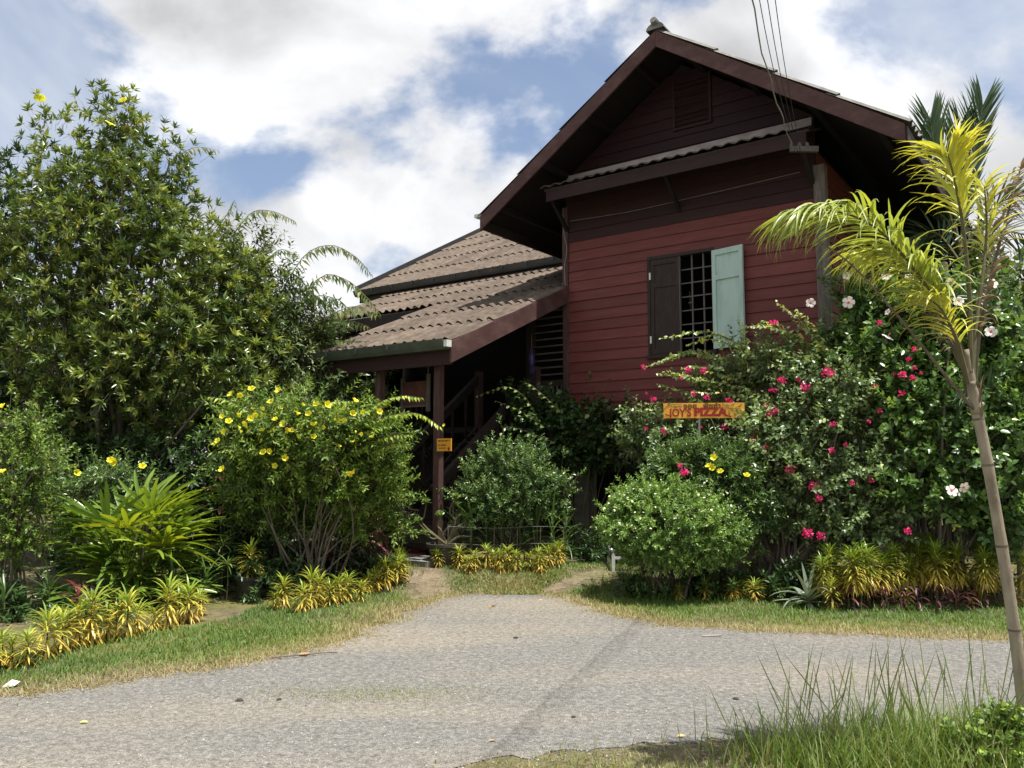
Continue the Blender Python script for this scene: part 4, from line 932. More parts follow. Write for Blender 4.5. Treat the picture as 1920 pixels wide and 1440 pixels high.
# ---- ground cover filling the beds
gb = GB(); lbs = [(np.array([x, y, float(HT(x, y)) + h * .45]), np.array([.34, .28, h * .6])) for x, y, h in
    [(random.uniform(-6.2, -4.0), random.uniform(7.9, 9.4), random.uniform(.15, .4)) for _ in range(16)] + [(random.uniform(-4.0, -2.3), random.uniform(9.6, 10.9), random.uniform(.2, .5)) for _ in range(18)] + [(random.uniform(-6.5, -3.0), random.uniform(10.2, 12.0), random.uniform(.3, .8)) for _ in range(16)]
    + [(random.uniform(-2.4, -1.75), random.uniform(10.4, 11.3), random.uniform(.15, .4)) for _ in range(6)] + [(random.uniform(1.5, 6.0), random.uniform(9.55, 10.3), random.uniform(.2, .5)) for _ in range(24)] + [(random.uniform(.75, 1.3), random.uniform(11.2, 11.9), random.uniform(.2, .5)) for _ in range(5)]]
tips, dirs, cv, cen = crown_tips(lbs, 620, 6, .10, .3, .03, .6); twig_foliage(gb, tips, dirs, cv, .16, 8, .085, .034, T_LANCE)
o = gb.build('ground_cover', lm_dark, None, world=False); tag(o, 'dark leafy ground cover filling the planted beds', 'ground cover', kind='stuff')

# ---- lady palm (fan leaves, each its own part)
def fan_mesh(seed, npl=9, L=.50, span=2.5, base=.5):
    ang = np.linspace(-span / 2, span / 2, npl) + rng.normal(size=npl) * .05
    D = np.stack([np.sin(ang), np.cos(ang), np.full(npl, .08)], 1); Nn = np.tile(np.array([0, 0, 1.]), (npl, 1)) + rng.normal(size=(npl, 3)) * .12
    P = np.zeros((npl, 3)) + D * .02
    gb = GB(); gb.add(ribbons(P, D, Nn, L * (.85 + .25 * rng.random(npl)), .046 + .010 * rng.random(npl), .25 + .45 * rng.random(npl), 5, (.35, .9, 1, .95, .75, .3), fold=.35), base + rng.normal(size=npl) * .08)
    V, F = tube(curve([(0, -.42, -.14), (0, -.2, -.03), (0, 0, 0)], 5), [.006, .005, .005, .005, .004], 5)
    Ft = []
    for f in F:
        for i in range(1, len(f) - 1): Ft.append((f[0], f[i], f[i + 1]))
    gb.add((np.array([tuple(q) for q in V]), np.array(Ft), len(V)), np.array([base]))
    o = gb.build('leaf', lm_fan, None); me = o.data; bpy.data.objects.remove(o); return me
FAN = [fan_mesh(k, random.choice((6, 7, 8)), base=b) for k, b in enumerate((.28, .38, .43, .48, .54, .64, .46, .82))]
pl = thing('lady_palm', 'clump of lady palm with glossy fan leaves behind the croton hedge', 'palm', (-4.35, 9.45, 0))
stems = MB()
for k in range(84):
    th = random.uniform(0, 6.28); rr = random.uniform(.1, 1) ** .6; hz = random.uniform(.26, 1.26) - .22 * rr
    p = np.array([math.cos(th) * rr * .62, math.sin(th) * rr * .45, hz]); d = Vector((p[0] * 1.1 + random.gauss(0, .15), p[1] * 1.1 - .15 + random.gauss(0, .15), .25 + .5 * (hz - .6)))
    q = d.to_track_quat('Y', 'Z') @ Matrix.Rotation(random.uniform(-.5, .5), 4, 'Y').to_quaternion()
    lit = random.choice(FAN[3:]) if p[0] > .1 and hz > .6 else random.choice(FAN[:5])  # paler fans on the upper right: sunlight put into the leaf colour
    link('leaf', lit, pl, p, q.to_euler(), scale=random.uniform(.85, 1.2))
for k in range(14):
    x, y = random.gauss(0, .2), random.gauss(0, .15); stems.tube(curve([(x, y, 0), (x * 1.2, y * 1.2, .5), (x * 1.6, y * 1.6, 1.0)], 5), .013, 5)
stems.build('stem', m_bark, pl)

# ---- broad maroon cordylines (each leaf a part)
def strap_me(L, Wd, bend, mat, val, seg=6, prof=(.25, .7, 1, .95, .65, .05), fold=.3):
    gb = GB(); gb.add(ribbons(np.zeros((1, 3)), np.array([[0, 1., 0]]), np.array([[0, 0, 1.]]), L, Wd, bend, seg, prof, fold), np.array([val]))
    o = gb.build('leaf', mat, None); me = o.data; bpy.data.objects.remove(o); return me
COR = [strap_me(.34, .10, b, lm_cor, v) for b, v in ((.4, .5), (.9, .8), (1.3, .35), (.7, .9))]
AGA = [strap_me(.42, .055, b, lm_agave, v, prof=(.8, 1, 1, .8, .5, .02), fold=.5) for b, v in ((.1, .5), (.5, .8), (1.2, .35), (1.9, .6))]
PUR = [strap_me(.22, .028, b, lm_purp, v) for b, v in ((.5, .3), (1.0, .7), (1.4, .9))]
STR = [strap_me(.42, .03, b, lm_small, v, prof=(.6, 1, .9, .7, .4, .02)) for b, v in ((.4, .3), (.9, .5), (1.4, .4))]
def rosette(name, label, cat, loc, meshes, n, z0, z1, el0, el1, s=1.0, stem=.012, group=None, sm=m_twig):
    loc = (loc[0], loc[1], float(HT(loc[0], loc[1])))
    r_ = thing(name, label, cat, loc, 0, group)
    for k in range(n):
        t = (k + .5) / n; a = k * 2.39996 + random.gauss(0, .2); el = R(el0 + (el1 - el0) * t + random.gauss(0, 7))
        d = Vector((math.cos(a) * math.cos(el), math.sin(a) * math.cos(el), math.sin(el)))
        q = d.to_track_quat('Y', 'Z'); link('leaf', random.choice(meshes), r_, (0, 0, z0 + (z1 - z0) * t), q.to_euler(), scale=s * random.uniform(.85, 1.15))
    MB().tube([(0, 0, 0), (.01, 0, z1 * .5), (0, 0, z1)], [stem, stem * .9, stem * .7], 6).build('stem', sm, r_)
    return r_
rosette('cordyline', 'maroon broad-leaved cordyline at the foot of the porch post', 'plant', (-1.93, 11.25, 0), COR, 13, .30, .58, -10, 70, 1.0)
rosette('cordyline', 'dull maroon cordyline in shade beside the lady palm', 'plant', (-3.75, 10.9, 0), COR, 11, .7, 1.05, -15, 65, 1.0)
rosette('cordyline', 'tall red cordyline rising through the yellow trumpet shrub', 'plant', (-1.75, 10.75, 0), COR, 9, 1.62, 1.95, 0, 75, .8)
rosette('cordyline', 'small pinkish cordyline poking up behind the croton hedge', 'plant', (-4.1, 7.95, 0), COR, 8, .22, .36, 10, 75, .55)
rosette('agave', 'silvery agave with stiff pointed leaves at the shaded bed edge', 'agave', (3.2, 9.12, 0), AGA, 22, .04, .10, -5, 78, 1.05, .03)
for i, (u, v) in enumerate(((505, 1098), (540, 1104), (575, 1100), (612, 1098), (650, 1094), (690, 1088), (720, 1078))):
    q = gnd(u, v + 6); rosette('purple_foliage_plant', 'low dark purple plant behind the curved croton row', 'plant', (q[0], q[1] + .15, 0), PUR, 20, .08, .34, -10, 75, 1.1, .008, 'purple plants behind the curved row')
for i, x in enumerate(np.linspace(3.55, 5.1, 9)):
    rosette('purple_foliage_plant', 'low purple plant along the turf under the drooping croton hedge', 'plant', (x + random.gauss(0, .05), 8.98 + random.gauss(0, .06), 0), PUR, 16, .03, .18, -15, 65, .95, .006, 'purple plants under the shaded hedge')
for i, (x, y) in enumerate(((-.55, 11.2), (-.35, 11.15), (-.15, 11.2), (.1, 11.15), (.33, 11.2), (.55, 11.15), (.72, 11.3), (-.7, 11.4), (-.28, 11.45), (.2, 11.45))):
    rosette('spider_lily', 'strap-leaved lily growing in the wired bed before the stairs', 'lily', (x, y, 0), STR, 16, .15, .6, 25, 80, 1.0, .01, 'lilies before the stairs')
for i, (x, y) in enumerate(((-5.0, 8.3), (-4.75, 8.65), (-5.25, 8.5), (-3.7, 9.2), (-3.45, 9.5))):
    rosette('shade_lily', 'dark strap-leaved plant tucked behind the croton hedge before lady palm', 'plant', (x, y, 0), STR, 18, .05, .3, 10, 75, .9, .01, 'strap-leaved plants behind the front hedge')
# umbrella sedges
UMB = [strap_me(.20, .014, b, lm_small, v) for b, v in ((.7, .8), (1.1, .9), (.5, .7))]
for x, y, h_ in ((-3.4, 9.85, .62), (-3.6, 9.7, .5), (-3.25, 9.6, .42), (-3.5, 10.05, .85)):
    rosette('umbrella_sedge', 'umbrella sedge with a bright tuft on a thin stalk near the black pot', 'plant', (x, y, 0), UMB, 26, h_ - .03, h_, 0, 55, 1.0, .005, 'umbrella sedges near the pot')

# ---- young leaning palm at the right: trunk, fronds and leaflets
PK = .85
pp = np.array([3.2 * PK, 5.28 * PK, 0.])
palm = thing('leaning_palm', 'young palm with leaning ringed trunk and yellowing fronds at the roadside', 'palm', pp)
TR = [at(u, v, y * PK) for u, v, y in ((1934, 1420, 5.3), (1920, 1330, 5.28), (1902, 1180, 5.26), (1876, 1010, 5.22), (1848, 850, 5.18), (1828, 755, 5.15), (1820, 715, 5.13))]
TR[0][2] = -.02
trp = curve(TR, 40); trr = list(np.interp(np.linspace(0, 1, 40), [0, .15, .5, .8, 1], [.037, .032, .028, .027, .023]))
for i in (6, 13, 19, 25, 30): trr[i] *= 1.07
MB().tube(trp, trr, 14).build('trunk', m_cane, palm, smooth=True, world=True)
for i in (6, 13, 19, 25, 30):
    d = unit(trp[i + 1] - trp[i]); MB().tube([trp[i] - d * .006, trp[i] + d * .006], trr[i] * 1.03, 14).build('trunk_ring', m_bark, palm, world=True)
def frond(pts, Ys, nl, L, Wd, val, mat, rach, start=.3, sag=.6, pieces=True, lift=.25, r=.014, vj=.12, bend=(.5, 1.1)):
    c = np.array(curve([at(u, v, y * PK) for (u, v), y in zip(pts, Ys)], 44))
    fr_ = MB().tube(list(c), list(np.linspace(r, r * .25, len(c))), 6).build('frond', rach, palm, world=True)
    k0 = int(start * len(c)); s = np.linspace(k0, len(c) - 1, nl); P = np.stack([np.interp(s, np.arange(len(c)), c[:, i]) for i in range(3)], 1)
    T = unit(np.gradient(P, axis=0)); side = unit(np.cross(T, np.array([0, 0, 1.0])))
    f = np.linspace(0, 1, nl); ln = L * (.55 + .45 * np.sin(np.pi * (.18 + .72 * f)))
    all_ = GB()
    for sg in (1, -1):
        D = T * .75 + side * sg * .75 + np.array([0, 0, lift]) + rng.normal(size=P.shape) * .13
        up = np.array([0, 0, 1.]) + side * sg * .25 + rng.normal(size=P.shape) * .2
        for i in range(nl):
            vv = val + random.gauss(0, vj)
            rb = ribbons(P[i:i + 1], D[i:i + 1], up[i:i + 1], ln[i] * random.uniform(.8, 1.1), Wd * random.uniform(.8, 1.2), sag * random.uniform(*bend) * 1.5, 6, (.4, .9, 1, .85, .6, .3, .02), fold=.3)
            if pieces:
                gq = GB(); gq.add(rb, np.array([vv])); o = gq.build('leaflet', mat, None, world=False)
                o.data.transform(Matrix.Translation(-Vector(pp))); o.parent = fr_
            else: all_.add(rb, np.array([vv]))
    if not pieces: all_.build('foliage', mat, fr_, world=False).data.transform(Matrix.Translation(-Vector(pp)))
    return fr_
F1 = frond(((1812, 700), (1775, 605), (1715, 505), (1640, 425), (1560, 395), (1490, 400)), (5.12, 5.1, 5.05, 5.0, 4.95, 4.9), 96, .44, .017, .30, lm_palm, m_twig, start=.24, sag=1.2)
F2 = frond(((1815, 700), (1785, 600), (1745, 525), (1695, 480), (1630, 472)), (5.15, 5.17, 5.2, 5.22, 5.25), 72, .42, .015, .62, lm_palm, m_twig, start=.28, sag=1.35)
F3 = frond(((1820, 700), (1818, 560), (1805, 420), (1788, 330), (1778, 290)), (5.13, 5.12, 5.1, 5.08, 5.06), 44, .36, .018, .78, lm_palm, m_twig, start=.5, sag=1.15, lift=.7)
F4 = frond(((1822, 700), (1832, 600), (1845, 500), (1850, 420), (1846, 350)), (5.15, 5.2, 5.25, 5.3, 5.3), 24, .30, .016, .7, lm_palm, m_twig, start=.55, sag=1.2, lift=.6)
F5 = frond(((1815, 720), (1795, 640), (1765, 580), (1740, 560)), (5.1, 5.05, 5.0, 4.98), 26, .30, .015, .75, lm_palm, m_twig, start=.3, sag=1.2)
D1 = frond(((1826, 745), (1834, 640), (1858, 520), (1890, 400), (1915, 310)), (5.15, 5.18, 5.22, 5.26, 5.3), 40, .15, .024, .75, lm_dead, m_bark, start=.3, sag=1.6, pieces=False, lift=.3)
D2 = frond(((1828, 770), (1770, 700), (1690, 600), (1600, 500), (1535, 452)), (5.14, 5.1, 5.05, 5.0, 4.98), 6, .06, .008, .6, lm_dead, m_bark, start=.6, sag=1.0, pieces=False, r=.010)
D3 = frond(((1822, 720), (1780, 640), (1745, 560), (1722, 480)), (5.16, 5.2, 5.25, 5.3), 22, .14, .014, .45, lm_dead, m_bark, start=.25, sag=1.8, pieces=False)
for k in range(16):                                                    # fibrous strips of old leaf bases
    a_ = random.uniform(0, 6.28); t_ = random.uniform(.80, 1.0); i_ = int(t_ * 38); c0 = trp[i_] + np.array([math.cos(a_), math.sin(a_), 0]) * trr[i_] * .9
    gq = GB(); gq.add(ribbons(c0[None], unit(trp[i_ + 1] - trp[i_])[None] + np.array([[math.cos(a_) * .25, math.sin(a_) * .25, 0]]), np.array([[math.cos(a_), math.sin(a_), .1]]), random.uniform(.08, .2), .018, random.uniform(-.5, .2), 4, (1, .9, .6, .3, .05)), np.array([random.uniform(.2, .7)]))
    o = gq.build('leaf_base', lm_dead, palm)
MB().tube(curve([at(1832, 775, 5.15 * PK), at(1822, 715, 5.14 * PK), at(1812, 655, 5.13 * PK)], 10), list(np.linspace(.030, .013, 10)), 10).build('crownshaft', m_cane, palm, world=True, smooth=True)

# ---- dark palm behind, and green fronds by the hibiscus
pb_ = np.array([6.6, 12.4, 0.])
palm2 = thing('dark_palm', 'dark green palm with upright fronds rising behind the gable end', 'palm', pb_)
MB().tube(curve([(0, 0, 0), (.05, 0, 2.4), (-.05, 0, 4.6)], 12), list(np.linspace(.13, .10, 12)), 10).build('trunk', m_cane, palm2)
def far_frond(root, pts, Y, nl, L, Wd, val, mat, start=.2, lift=.5, sag=.25, along=1.1):
    c = np.array(curve([at(u, v, Y + dy) for u, v, dy in pts], 30)); gb = GB()
    fr_ = MB().tube(list(c), list(np.linspace(.022, .006, len(c))), 5).build('frond', m_twig, root, world=True)
    s = np.linspace(start * 29, 29, nl); P = np.stack([np.interp(s, np.arange(30), c[:, i]) for i in range(3)], 1); T = unit(np.gradient(P, axis=0))
    side = unit(np.cross(T, np.array([.25, 1.0, .15]))); ln = L * (.6 + .4 * np.sin(np.pi * np.linspace(.15, .95, nl)))
    for sg in (1, -1):
        D = T * along + side * sg * .55 + np.array([0, -.1, lift]) + rng.normal(size=P.shape) * .08
        gb.add(ribbons(P, D, np.array([0, -.6, .6]) + rng.normal(size=P.shape) * .2, ln, Wd, sag, 4, (.5, 1, .9, .6, .02), fold=.3), val + rng.normal(size=nl) * .12)
    o = gb.build('foliage', mat, fr_, world=False); o.data.transform(Matrix.Translation(-Vector(wloc(root))))
for pts in (((1800, 470, 0), (1775, 380, 0), (1755, 290, 0), (1745, 230, 0)), ((1800, 470, 0), (1812, 360, .1), (1830, 260, .1), (1842, 200, .1)), ((1800, 470, 0), (1785, 370, .2), (1790, 290, .2), (1800, 240, .2)), ((1800, 470, 0), (1760, 400, .1), (1735, 330, .1), (1722, 270, .1))):
    far_frond(palm2, pts, 12.2, 34, .85, .036, .45, lm_palmd, start=.15, lift=.5)
for pts in (((1800, 480, 0), (1850, 400, 0), (1900, 370, -.1), (1960, 370, -.3)), ((1800, 490, 0), (1860, 440, -.2), (1920, 440, -.4), (1970, 470, -.5)), ((1800, 490, 0), (1760, 440, .2), (1720, 440, .2), (1690, 460, .1))):
    far_frond(palm2, pts, 12.0, 26, .55, .032, .5, lm_palmd, start=.15, lift=-.25, sag=.6, along=.6)
pc_ = np.array([6.0, 9.9, 0.])
palm3 = thing('areca_clump', 'green feather palm clump half hidden behind the hibiscus', 'palm', pc_)
MB().tube([(0, 0, 0), (.03, 0, 1.0), (0, 0, 2.0)], [.06, .05, .04], 8).build('stem', m_cane, palm3)
for pts in (((1890, 820, 0), (1880, 700, 0), (1870, 620, -.1), (1840, 560, -.2)), ((1890, 820, 0), (1900, 720, 0), (1915, 640, -.1), (1930, 600, -.1)), ((1890, 850, 0), (1860, 780, -.2), (1840, 740, -.3), (1810, 730, -.5)), ((1890, 870, 0), (1900, 800, -.2), (1920, 780, -.3), (1950, 790, -.4))):
    far_frond(palm3, pts, 9.6, 26, .42, .03, .6, lm_palmd, start=.2, lift=.0, sag=.5, along=.7)

# ---- trees farther away
def far_tree(label, x, y, h, w, n, leaf=(.20, .085), mat=lm_dark, name='background_tree', low=.2):
    lbs = []
    for k in range(9):
        a = random.uniform(0, 6.28); f = random.random()
        lbs.append((np.array([x + math.cos(a) * w * .5 * f, y + math.sin(a) * w * .45 * f, h * random.uniform(low + .15, .82)]), np.array([w * random.uniform(.22, .38), w * .3, h * random.uniform(.12, .2)])))
    lbs.append((np.array([x, y, h * .84]), np.array([w * .25, w * .25, h * .16])))
    r_, gb = shrub(name, label, 'tree', (x, y, 0), lbs, n, 7, leaf, mat, m_bark, per=9, tl=.4, spread=.32, shell=.3, tm=T_LANCE, r0=.09, nb=16, stemname='trunk')
    gb.build('crown', mat, r_)
far_tree('dense tree seen through the porch posts beyond the stairs', -5.2, 16.5, 4.6, 4.2, 150, mat=lm_tree)
far_tree('dim tree behind the tall whorled tree', -8.8, 17.0, 6.0, 5.0, 190)
far_tree('broad dark tree beyond the darker left tree', -12.5, 16.5, 6.4, 5.0, 150)
far_tree('green tree beyond the dark palm behind the house', 10.6, 15.6, 6.3, 4.6, 200, mat=lm_tree)
far_tree('dim tree at the back of the garden past the hibiscus', 8.3, 12.4, 4.4, 3.4, 170)
far_tree('small tree growing close to the side wall of the house', 7.35, 13.4, 4.6, 2.1, 110, leaf=(.14, .06))
far_tree('leafy tree standing past the back corner of the red house', 8.2, 14.6, 5.6, 3.0, 130, mat=lm_tree)
far_tree('bushy low tree close behind the porch', -4.6, 15.0, 3.9, 2.6, 120, mat=lm_tree)
far_tree('low dark tree behind the veranda of the wing', -2.5, 21.5, 4.8, 5.0, 120)

# ================================================================== SIGNS AND SMALL THINGS
m_orange = surf('orange sign paint', [(.25, (.62, .26, .025)), (.55, (.74, .36, .045)), (.8, (.80, .44, .08))], 5, .55, .12, 40)
m_signred = surf('red brown lettering', [(.3, (.23, .018, .012)), (.7, (.34, .03, .02))], 20, .5, 0)
m_signbrn = surf('brown lettering', [(.3, (.09, .035, .012)), (.7, (.15, .06, .02))], 20, .5, 0)
m_signgrn = surf('green painted twig', [(.3, (.07, .10, .03)), (.7, (.14, .17, .06))], 20, .5, 0)
m_alu = surf('dull metal pole', [(.3, (.30, .29, .27)), (.7, (.45, .44, .41))], 9, .5, .1)
def lettering(text, size, mat, parent, loc, rot, offset=0.0, sx=1.0, name='lettering', shear=0.0):
    cu = bpy.data.curves.new('t', 'FONT'); cu.body = text; cu.size = size; cu.extrude = .0015; cu.offset = offset; cu.shear = shear
    cu.align_x = 'CENTER'; cu.align_y = 'CENTER'; cu.resolution_u = 3
    o = bpy.data.objects.new('t', cu); COL.objects.link(o)
    bpy.context.view_layer.update()
    me = bpy.data.meshes.new_from_object(o.evaluated_get(bpy.context.evaluated_depsgraph_get()))
    bpy.data.objects.remove(o); me.materials.clear(); me.materials.append(mat)
    q = link(name, me, parent, loc, rot); q.scale = (sx, 1, 1); return q
sp = at(1319.5, 770, 10.2)
sign = thing('wooden_sign', 'long orange wooden sign on a thin pole reading JOY\'S PIZZA', 'sign', (sp[0], sp[1], 0), R(-7))
SZ = sp[2]
MB().box(-.49, .49, -.012, .012, SZ - .092, SZ + .095).build('signboard', m_orange, sign)
MB().tube([(-.055, .022, 0), (-.055, .022, SZ + .07)], .013, 8).build('pole', m_alu, sign)
RX = (R(90), 0, 0)
lettering("JOY'S", .135, m_signred, sign, (-.285, -.0145, SZ - .028), RX, .0035, .84)
lettering('PIZZA', .135, m_signred, sign, (.075, -.0145, SZ - .022), RX, .008, 1.06)
lettering('จอย', .085, m_signbrn, sign, (-.165, -.0145, SZ + .055), RX, .0025, 1.15)
lettering('พิซซ่า', .085, m_signbrn, sign, (.10, -.0145, SZ + .055), RX, .0025, 1.15)
br = MB()
def stroke(mb, pts, w):
    c = curve([np.array((x, -.0148, SZ + z)) for x, z in pts], 10)
    for a, b in zip(c[:-1], c[1:]): mb.bar(a, b, w, .0015, up=(0, 1, 0))
stroke(br, [(.22, .085), (.30, .03), (.40, -.02), (.48, -.055)], .008); stroke(br, [(.30, .03), (.38, .02), (.46, .015)], .006); stroke(br, [(.34, .01), (.40, .04), (.46, .07)], .006)
stroke(br, [(.38, -.01), (.43, -.05), (.46, -.08)], .006); stroke(br, [(-.49, .015), (-.44, .06), (-.36, .082), (-.26, .075)], .006); stroke(br, [(-.40, .075), (-.38, .045), (-.34, .04)], .005)
for x, z, a in ((.27, .07, -.4), (.25, .02, -1.2), (.33, .06, .5), (.36, -.03, -1), (.42, .045, .7), (.44, 0, -.2), (.40, -.06, -1.2), (.30, -.01, -1.3), (-.44, .075, .6), (-.36, .06, -.5), (-.31, .06, -.3)):
    br.bar((x, -.0150, SZ + z), (x + .045 * math.cos(a), -.0150, SZ + z + .045 * math.sin(a)), .012, .0015, up=(0, 1, 0))
br.build('painted_twig', m_signgrn, sign)
stroke_ = MB(); stroke(stroke_, [(.22, -.03), (.27, -.06), (.33, -.075)], .018); stroke(stroke_, [(-.47, -.04), (-.44, -.055), (-.40, -.06)], .014); stroke_.build('lettering', m_signred, sign)

q = hpix(833, 834, -2.80); w_ = hw(*q)
sg2 = thing('post_sign', 'small orange notice with dark handwriting nailed to the porch post', 'sign', (w_[0], w_[1], q[2]), HA)
MB().box(-.125, .125, -.008, .008, -.085, .085).build('board', m_orange, sg2)
hand = MB()
for row, (x0, x1, z, h) in enumerate(((-.10, .10, .045, .018), (-.105, .03, -.01, .013), (-.085, .03, -.05, .012))):
    x = x0
    while x < x1:
        w = random.uniform(.012, .02); pts = [np.array((x, -.0095, z)), np.array((x + w * .2, -.0095, z + h)), np.array((x + w * .55, -.0095, z + h * .7)), np.array((x + w * .6, -.0095, z - h * .2)), np.array((x + w * .9, -.0095, z + h * .9))]
        c = curve(pts, 8)
        for a, b in zip(c[:-1], c[1:]): hand.bar(a, b, .004, .001, up=(0, 1, 0))
        x += w + random.choice((.002, .003, .012))
hand.build('handwriting', m_signbrn, sg2)
MB().add([(.085 + .02 * math.cos(a), -.0092, -.055 + .026 * math.sin(a)) for a in np.linspace(0, 6.28, 9)[:-1]], [tuple(range(8))]).build('red_mark', m_signred, sg2)

# tube lamp under the porch eaves
q = hpix(767, 681, -2.83); w_ = hw(*q)
lampm = surf('aged cream lamp housing', [(.3, (.30, .29, .20)), (.7, (.42, .41, .30))], 8, .5, .05)
lp = thing('tube_lamp', 'unlit cream fluorescent tube lamp fixed below the porch eaves', 'lamp', (w_[0], w_[1], q[2]), HA)
MB().box(-.31, .31, -.0, .05, .015, .055).build('housing', lampm, lp)
MB().tube([(-.29, .0, -.02), (.29, .0, -.02)], .016, 8).build('tube', m_white, lp)
for x in (-.30, .30): MB().box(x - .012, x + .012, -.022, .03, -.045, .03).build('end_holder', lampm, lp)
# hanging brown panel
q = hpix(778, 738, -2.3); w_ = hw(*q)
pn = thing('hanging_panel', 'brown framed wooden panel hanging between the porch posts', 'panel', (w_[0], w_[1], q[2]), HA)
m_panel = surf('faded red brown panel', [(.3, (.09, .035, .028)), (.6, (.14, .06, .048)), (.8, (.2, .11, .09))], 7, .7, .3)
MB().box(-.24, .24, .0, .012, -.18, .18).build('panel_face', m_panel, pn)
for a in ((-.27, -.24, -.26, .24), (.235, .275, -.27, .28)): MB().box(a[0], a[1], -.02, .03, a[2], a[3]).build('frame_post', m_grey, pn)
MB().box(-.24, .235, -.012, .02, -.20, -.175).build('frame_rail', m_grey, pn)
for x in (-.25, .25): MB().tube([(x, .005, .24), (x, .005, .66)], .004, 4).build('cord', m_cable, pn)
# wind chime
q = hpix(997, 685, -.15); w_ = hw(*q)
ch = thing('wind_chime', 'purple wind chime hanging beside the slatted screen', 'wind chime', (w_[0], w_[1], q[2]))
m_purple = surf('violet ribbon', [(.3, (.035, .025, .11)), (.7, (.08, .06, .22))], 12, .4, .1, spec=.5)
MB().tube([(0, 0, .28), (0, 0, .52)], .003, 4).build('cord', m_cable, ch)
MB().lathe([(.005, .0), (.035, .02), (.05, .09), (.045, .16), (.02, .24), (.005, .29)], n=10).build('body', m_purple, ch)
for k in range(6):
    a = k * 1.047; MB().tube([(.03 * math.cos(a), .03 * math.sin(a), .03), (.022 * math.cos(a), .022 * math.sin(a), -.30 - .04 * (k % 3))], .007, 6).build('chime_tube', m_purple, ch)

# ---- black pot with a small croton
q = gnd(468, 1126); pot = thing('plant_pot', 'black plastic pot standing on bare soil between the hedges', 'pot', (q[0], q[1], 0))
m_pot = surf('black plastic', [(.3, (.012, .012, .013)), (.7, (.03, .03, .032))], 8, .45, .1, spec=.4)
MB().lathe([(.001, 0), (.12, 0), (.155, .24), (.175, .245), (.175, .275), (.155, .275), (.15, .22), (.001, .215)], n=24).build('vessel', m_pot, pot)
cp2 = thing('potted_croton', 'sparse reddish croton growing in the black pot', 'croton', (q[0], q[1], .22)); cp2.scale = (1, 1, 1.05)
link('foliage', CRO[1][0], cp2); link('stem', CRO[1][1], cp2)
# ---- stone planter with a bonsai-like frangipani by the post
q = np.array([-.86, 11.12, RISE]); pt = thing('stone_planter', 'low grey stone planter at the foot of the stairs', 'planter', q, HA)
MB().lathe([(.001, .0), (.20, .0), (.25, .24), (.285, .25), (.285, .285), (.24, .285), (.23, .25), (.001, .23)], n=18).build('basin', surf('mossy dark stone', [(.25, (.03, .028, .022)), (.6, (.06, .056, .046)), (.85, (.14, .13, .11))], 6, .9, .4), pt)
fp = thing('desert_rose', 'small twisted desert rose with leaf tufts in the stone planter', 'plant', (q[0], q[1], RISE + .26))
mb = MB()
ends = ((-.38, -.05, .30), (-.28, .0, .55), (.1, -.02, .62), (.26, .02, .34), (-.1, .05, .38), (.32, -.05, .2), (-.3, -.05, .15))
gb = GB()
for e in ends:
    e = np.array(e); mb.tube(curve([(0, 0, 0), e * .45 + np.array([random.gauss(0, .05), 0, .02]), e * .75 + np.array([random.gauss(0, .06), 0, -.03]), e], 9), list(np.linspace(.02, .007, 9)), 6)
    n = 30; d = unit(np.array([math.copysign(.3, e[0]), -.2, .9]) + rng.normal(size=(n, 3)) * .6)
    gb.add(leaves(np.tile(e, (n, 1)), d, np.array([0, -.4, 1.]) + rng.normal(size=(n, 3)) * .3, .085, .036, T_OVAL), .45 + .4 * rng.random(n))
mb.build('stem', m_twig, fp); gb.build('crown', lm_small, fp, world=False)
# ---- slippers on the slab
m_slip = surf('red rubber slipper', [(.3, (.20, .022, .012)), (.7, (.34, .05, .02))], 12, .6, .1)
for k, (u, v, a) in enumerate(((752, 1035, .3), (768, 1036, .2), (784, 1038, 1.1), (796, 1036, .8))):
    q = gnd(u, v, RISE + .07); sl = thing('slipper', 'red slipper left on the slab at the foot of the stairs', 'slipper', (q[0], q[1], RISE + .07), a, 'slippers by the stairs')
    V = []
    for z in (0, .022):
        for t in np.linspace(0, 2 * math.pi, 15)[:-1]: V.append((.045 * math.sin(t) * (1 + .2 * math.cos(t)), .125 * math.cos(t), z))
    MB().add(V, [tuple(range(13, -1, -1)), tuple(range(14, 28))] + [(i, (i + 1) % 14, 14 + (i + 1) % 14, 14 + i) for i in range(14)]).build('sole', m_slip, sl)
    MB().tube(curve([(-.05, .01, .02), (-.03, .04, .055), (0, .07, .06), (.03, .04, .055), (.05, .01, .02)], 9), .009, 5).build('strap', m_slip, sl)
q = gnd(842, 1060); MB_ = MB()
for k, (u, v, s) in enumerate(((818, 1056, .12), (826, 1060, .10), (805, 1056, .07))):
    q = gnd(u, v); st = sphere_dirs(1)
    V, F = [], []
    mbs = MB().lathe([(.001, -.1 * s), (.75 * s, .0), (.95 * s, .35 * s), (.7 * s, .8 * s), (.3 * s, .98 * s), (.001, 1.0 * s)], n=9)
    o = mbs.build('edging_stone', m_conc); o.location = (q[0], q[1], q[2]); o.scale = (1.2, .8, .8); tag(o, 'rough grey stone edging the croton row beside the planter', 'stone', 'edging stones by the planter')
# ---- wire fence in front of the lily bed
fe = thing('wire_fence', 'low wire fence on thin stakes around the lily bed', 'fence', (0.05, 11.02, RISE))
for x in np.linspace(-.9, .62, 6): MB().tube([(x, 0, 0), (x + .01, 0, .5)], .006, 5).build('stake', m_bark, fe)
for z_ in (.28, .50): MB().tube([(x, random.gauss(0, .004), z_ + .012 * math.sin(x * 5)) for x in np.linspace(-.9, .62, 16)], .0022, 4).build('wire', m_cable, fe)
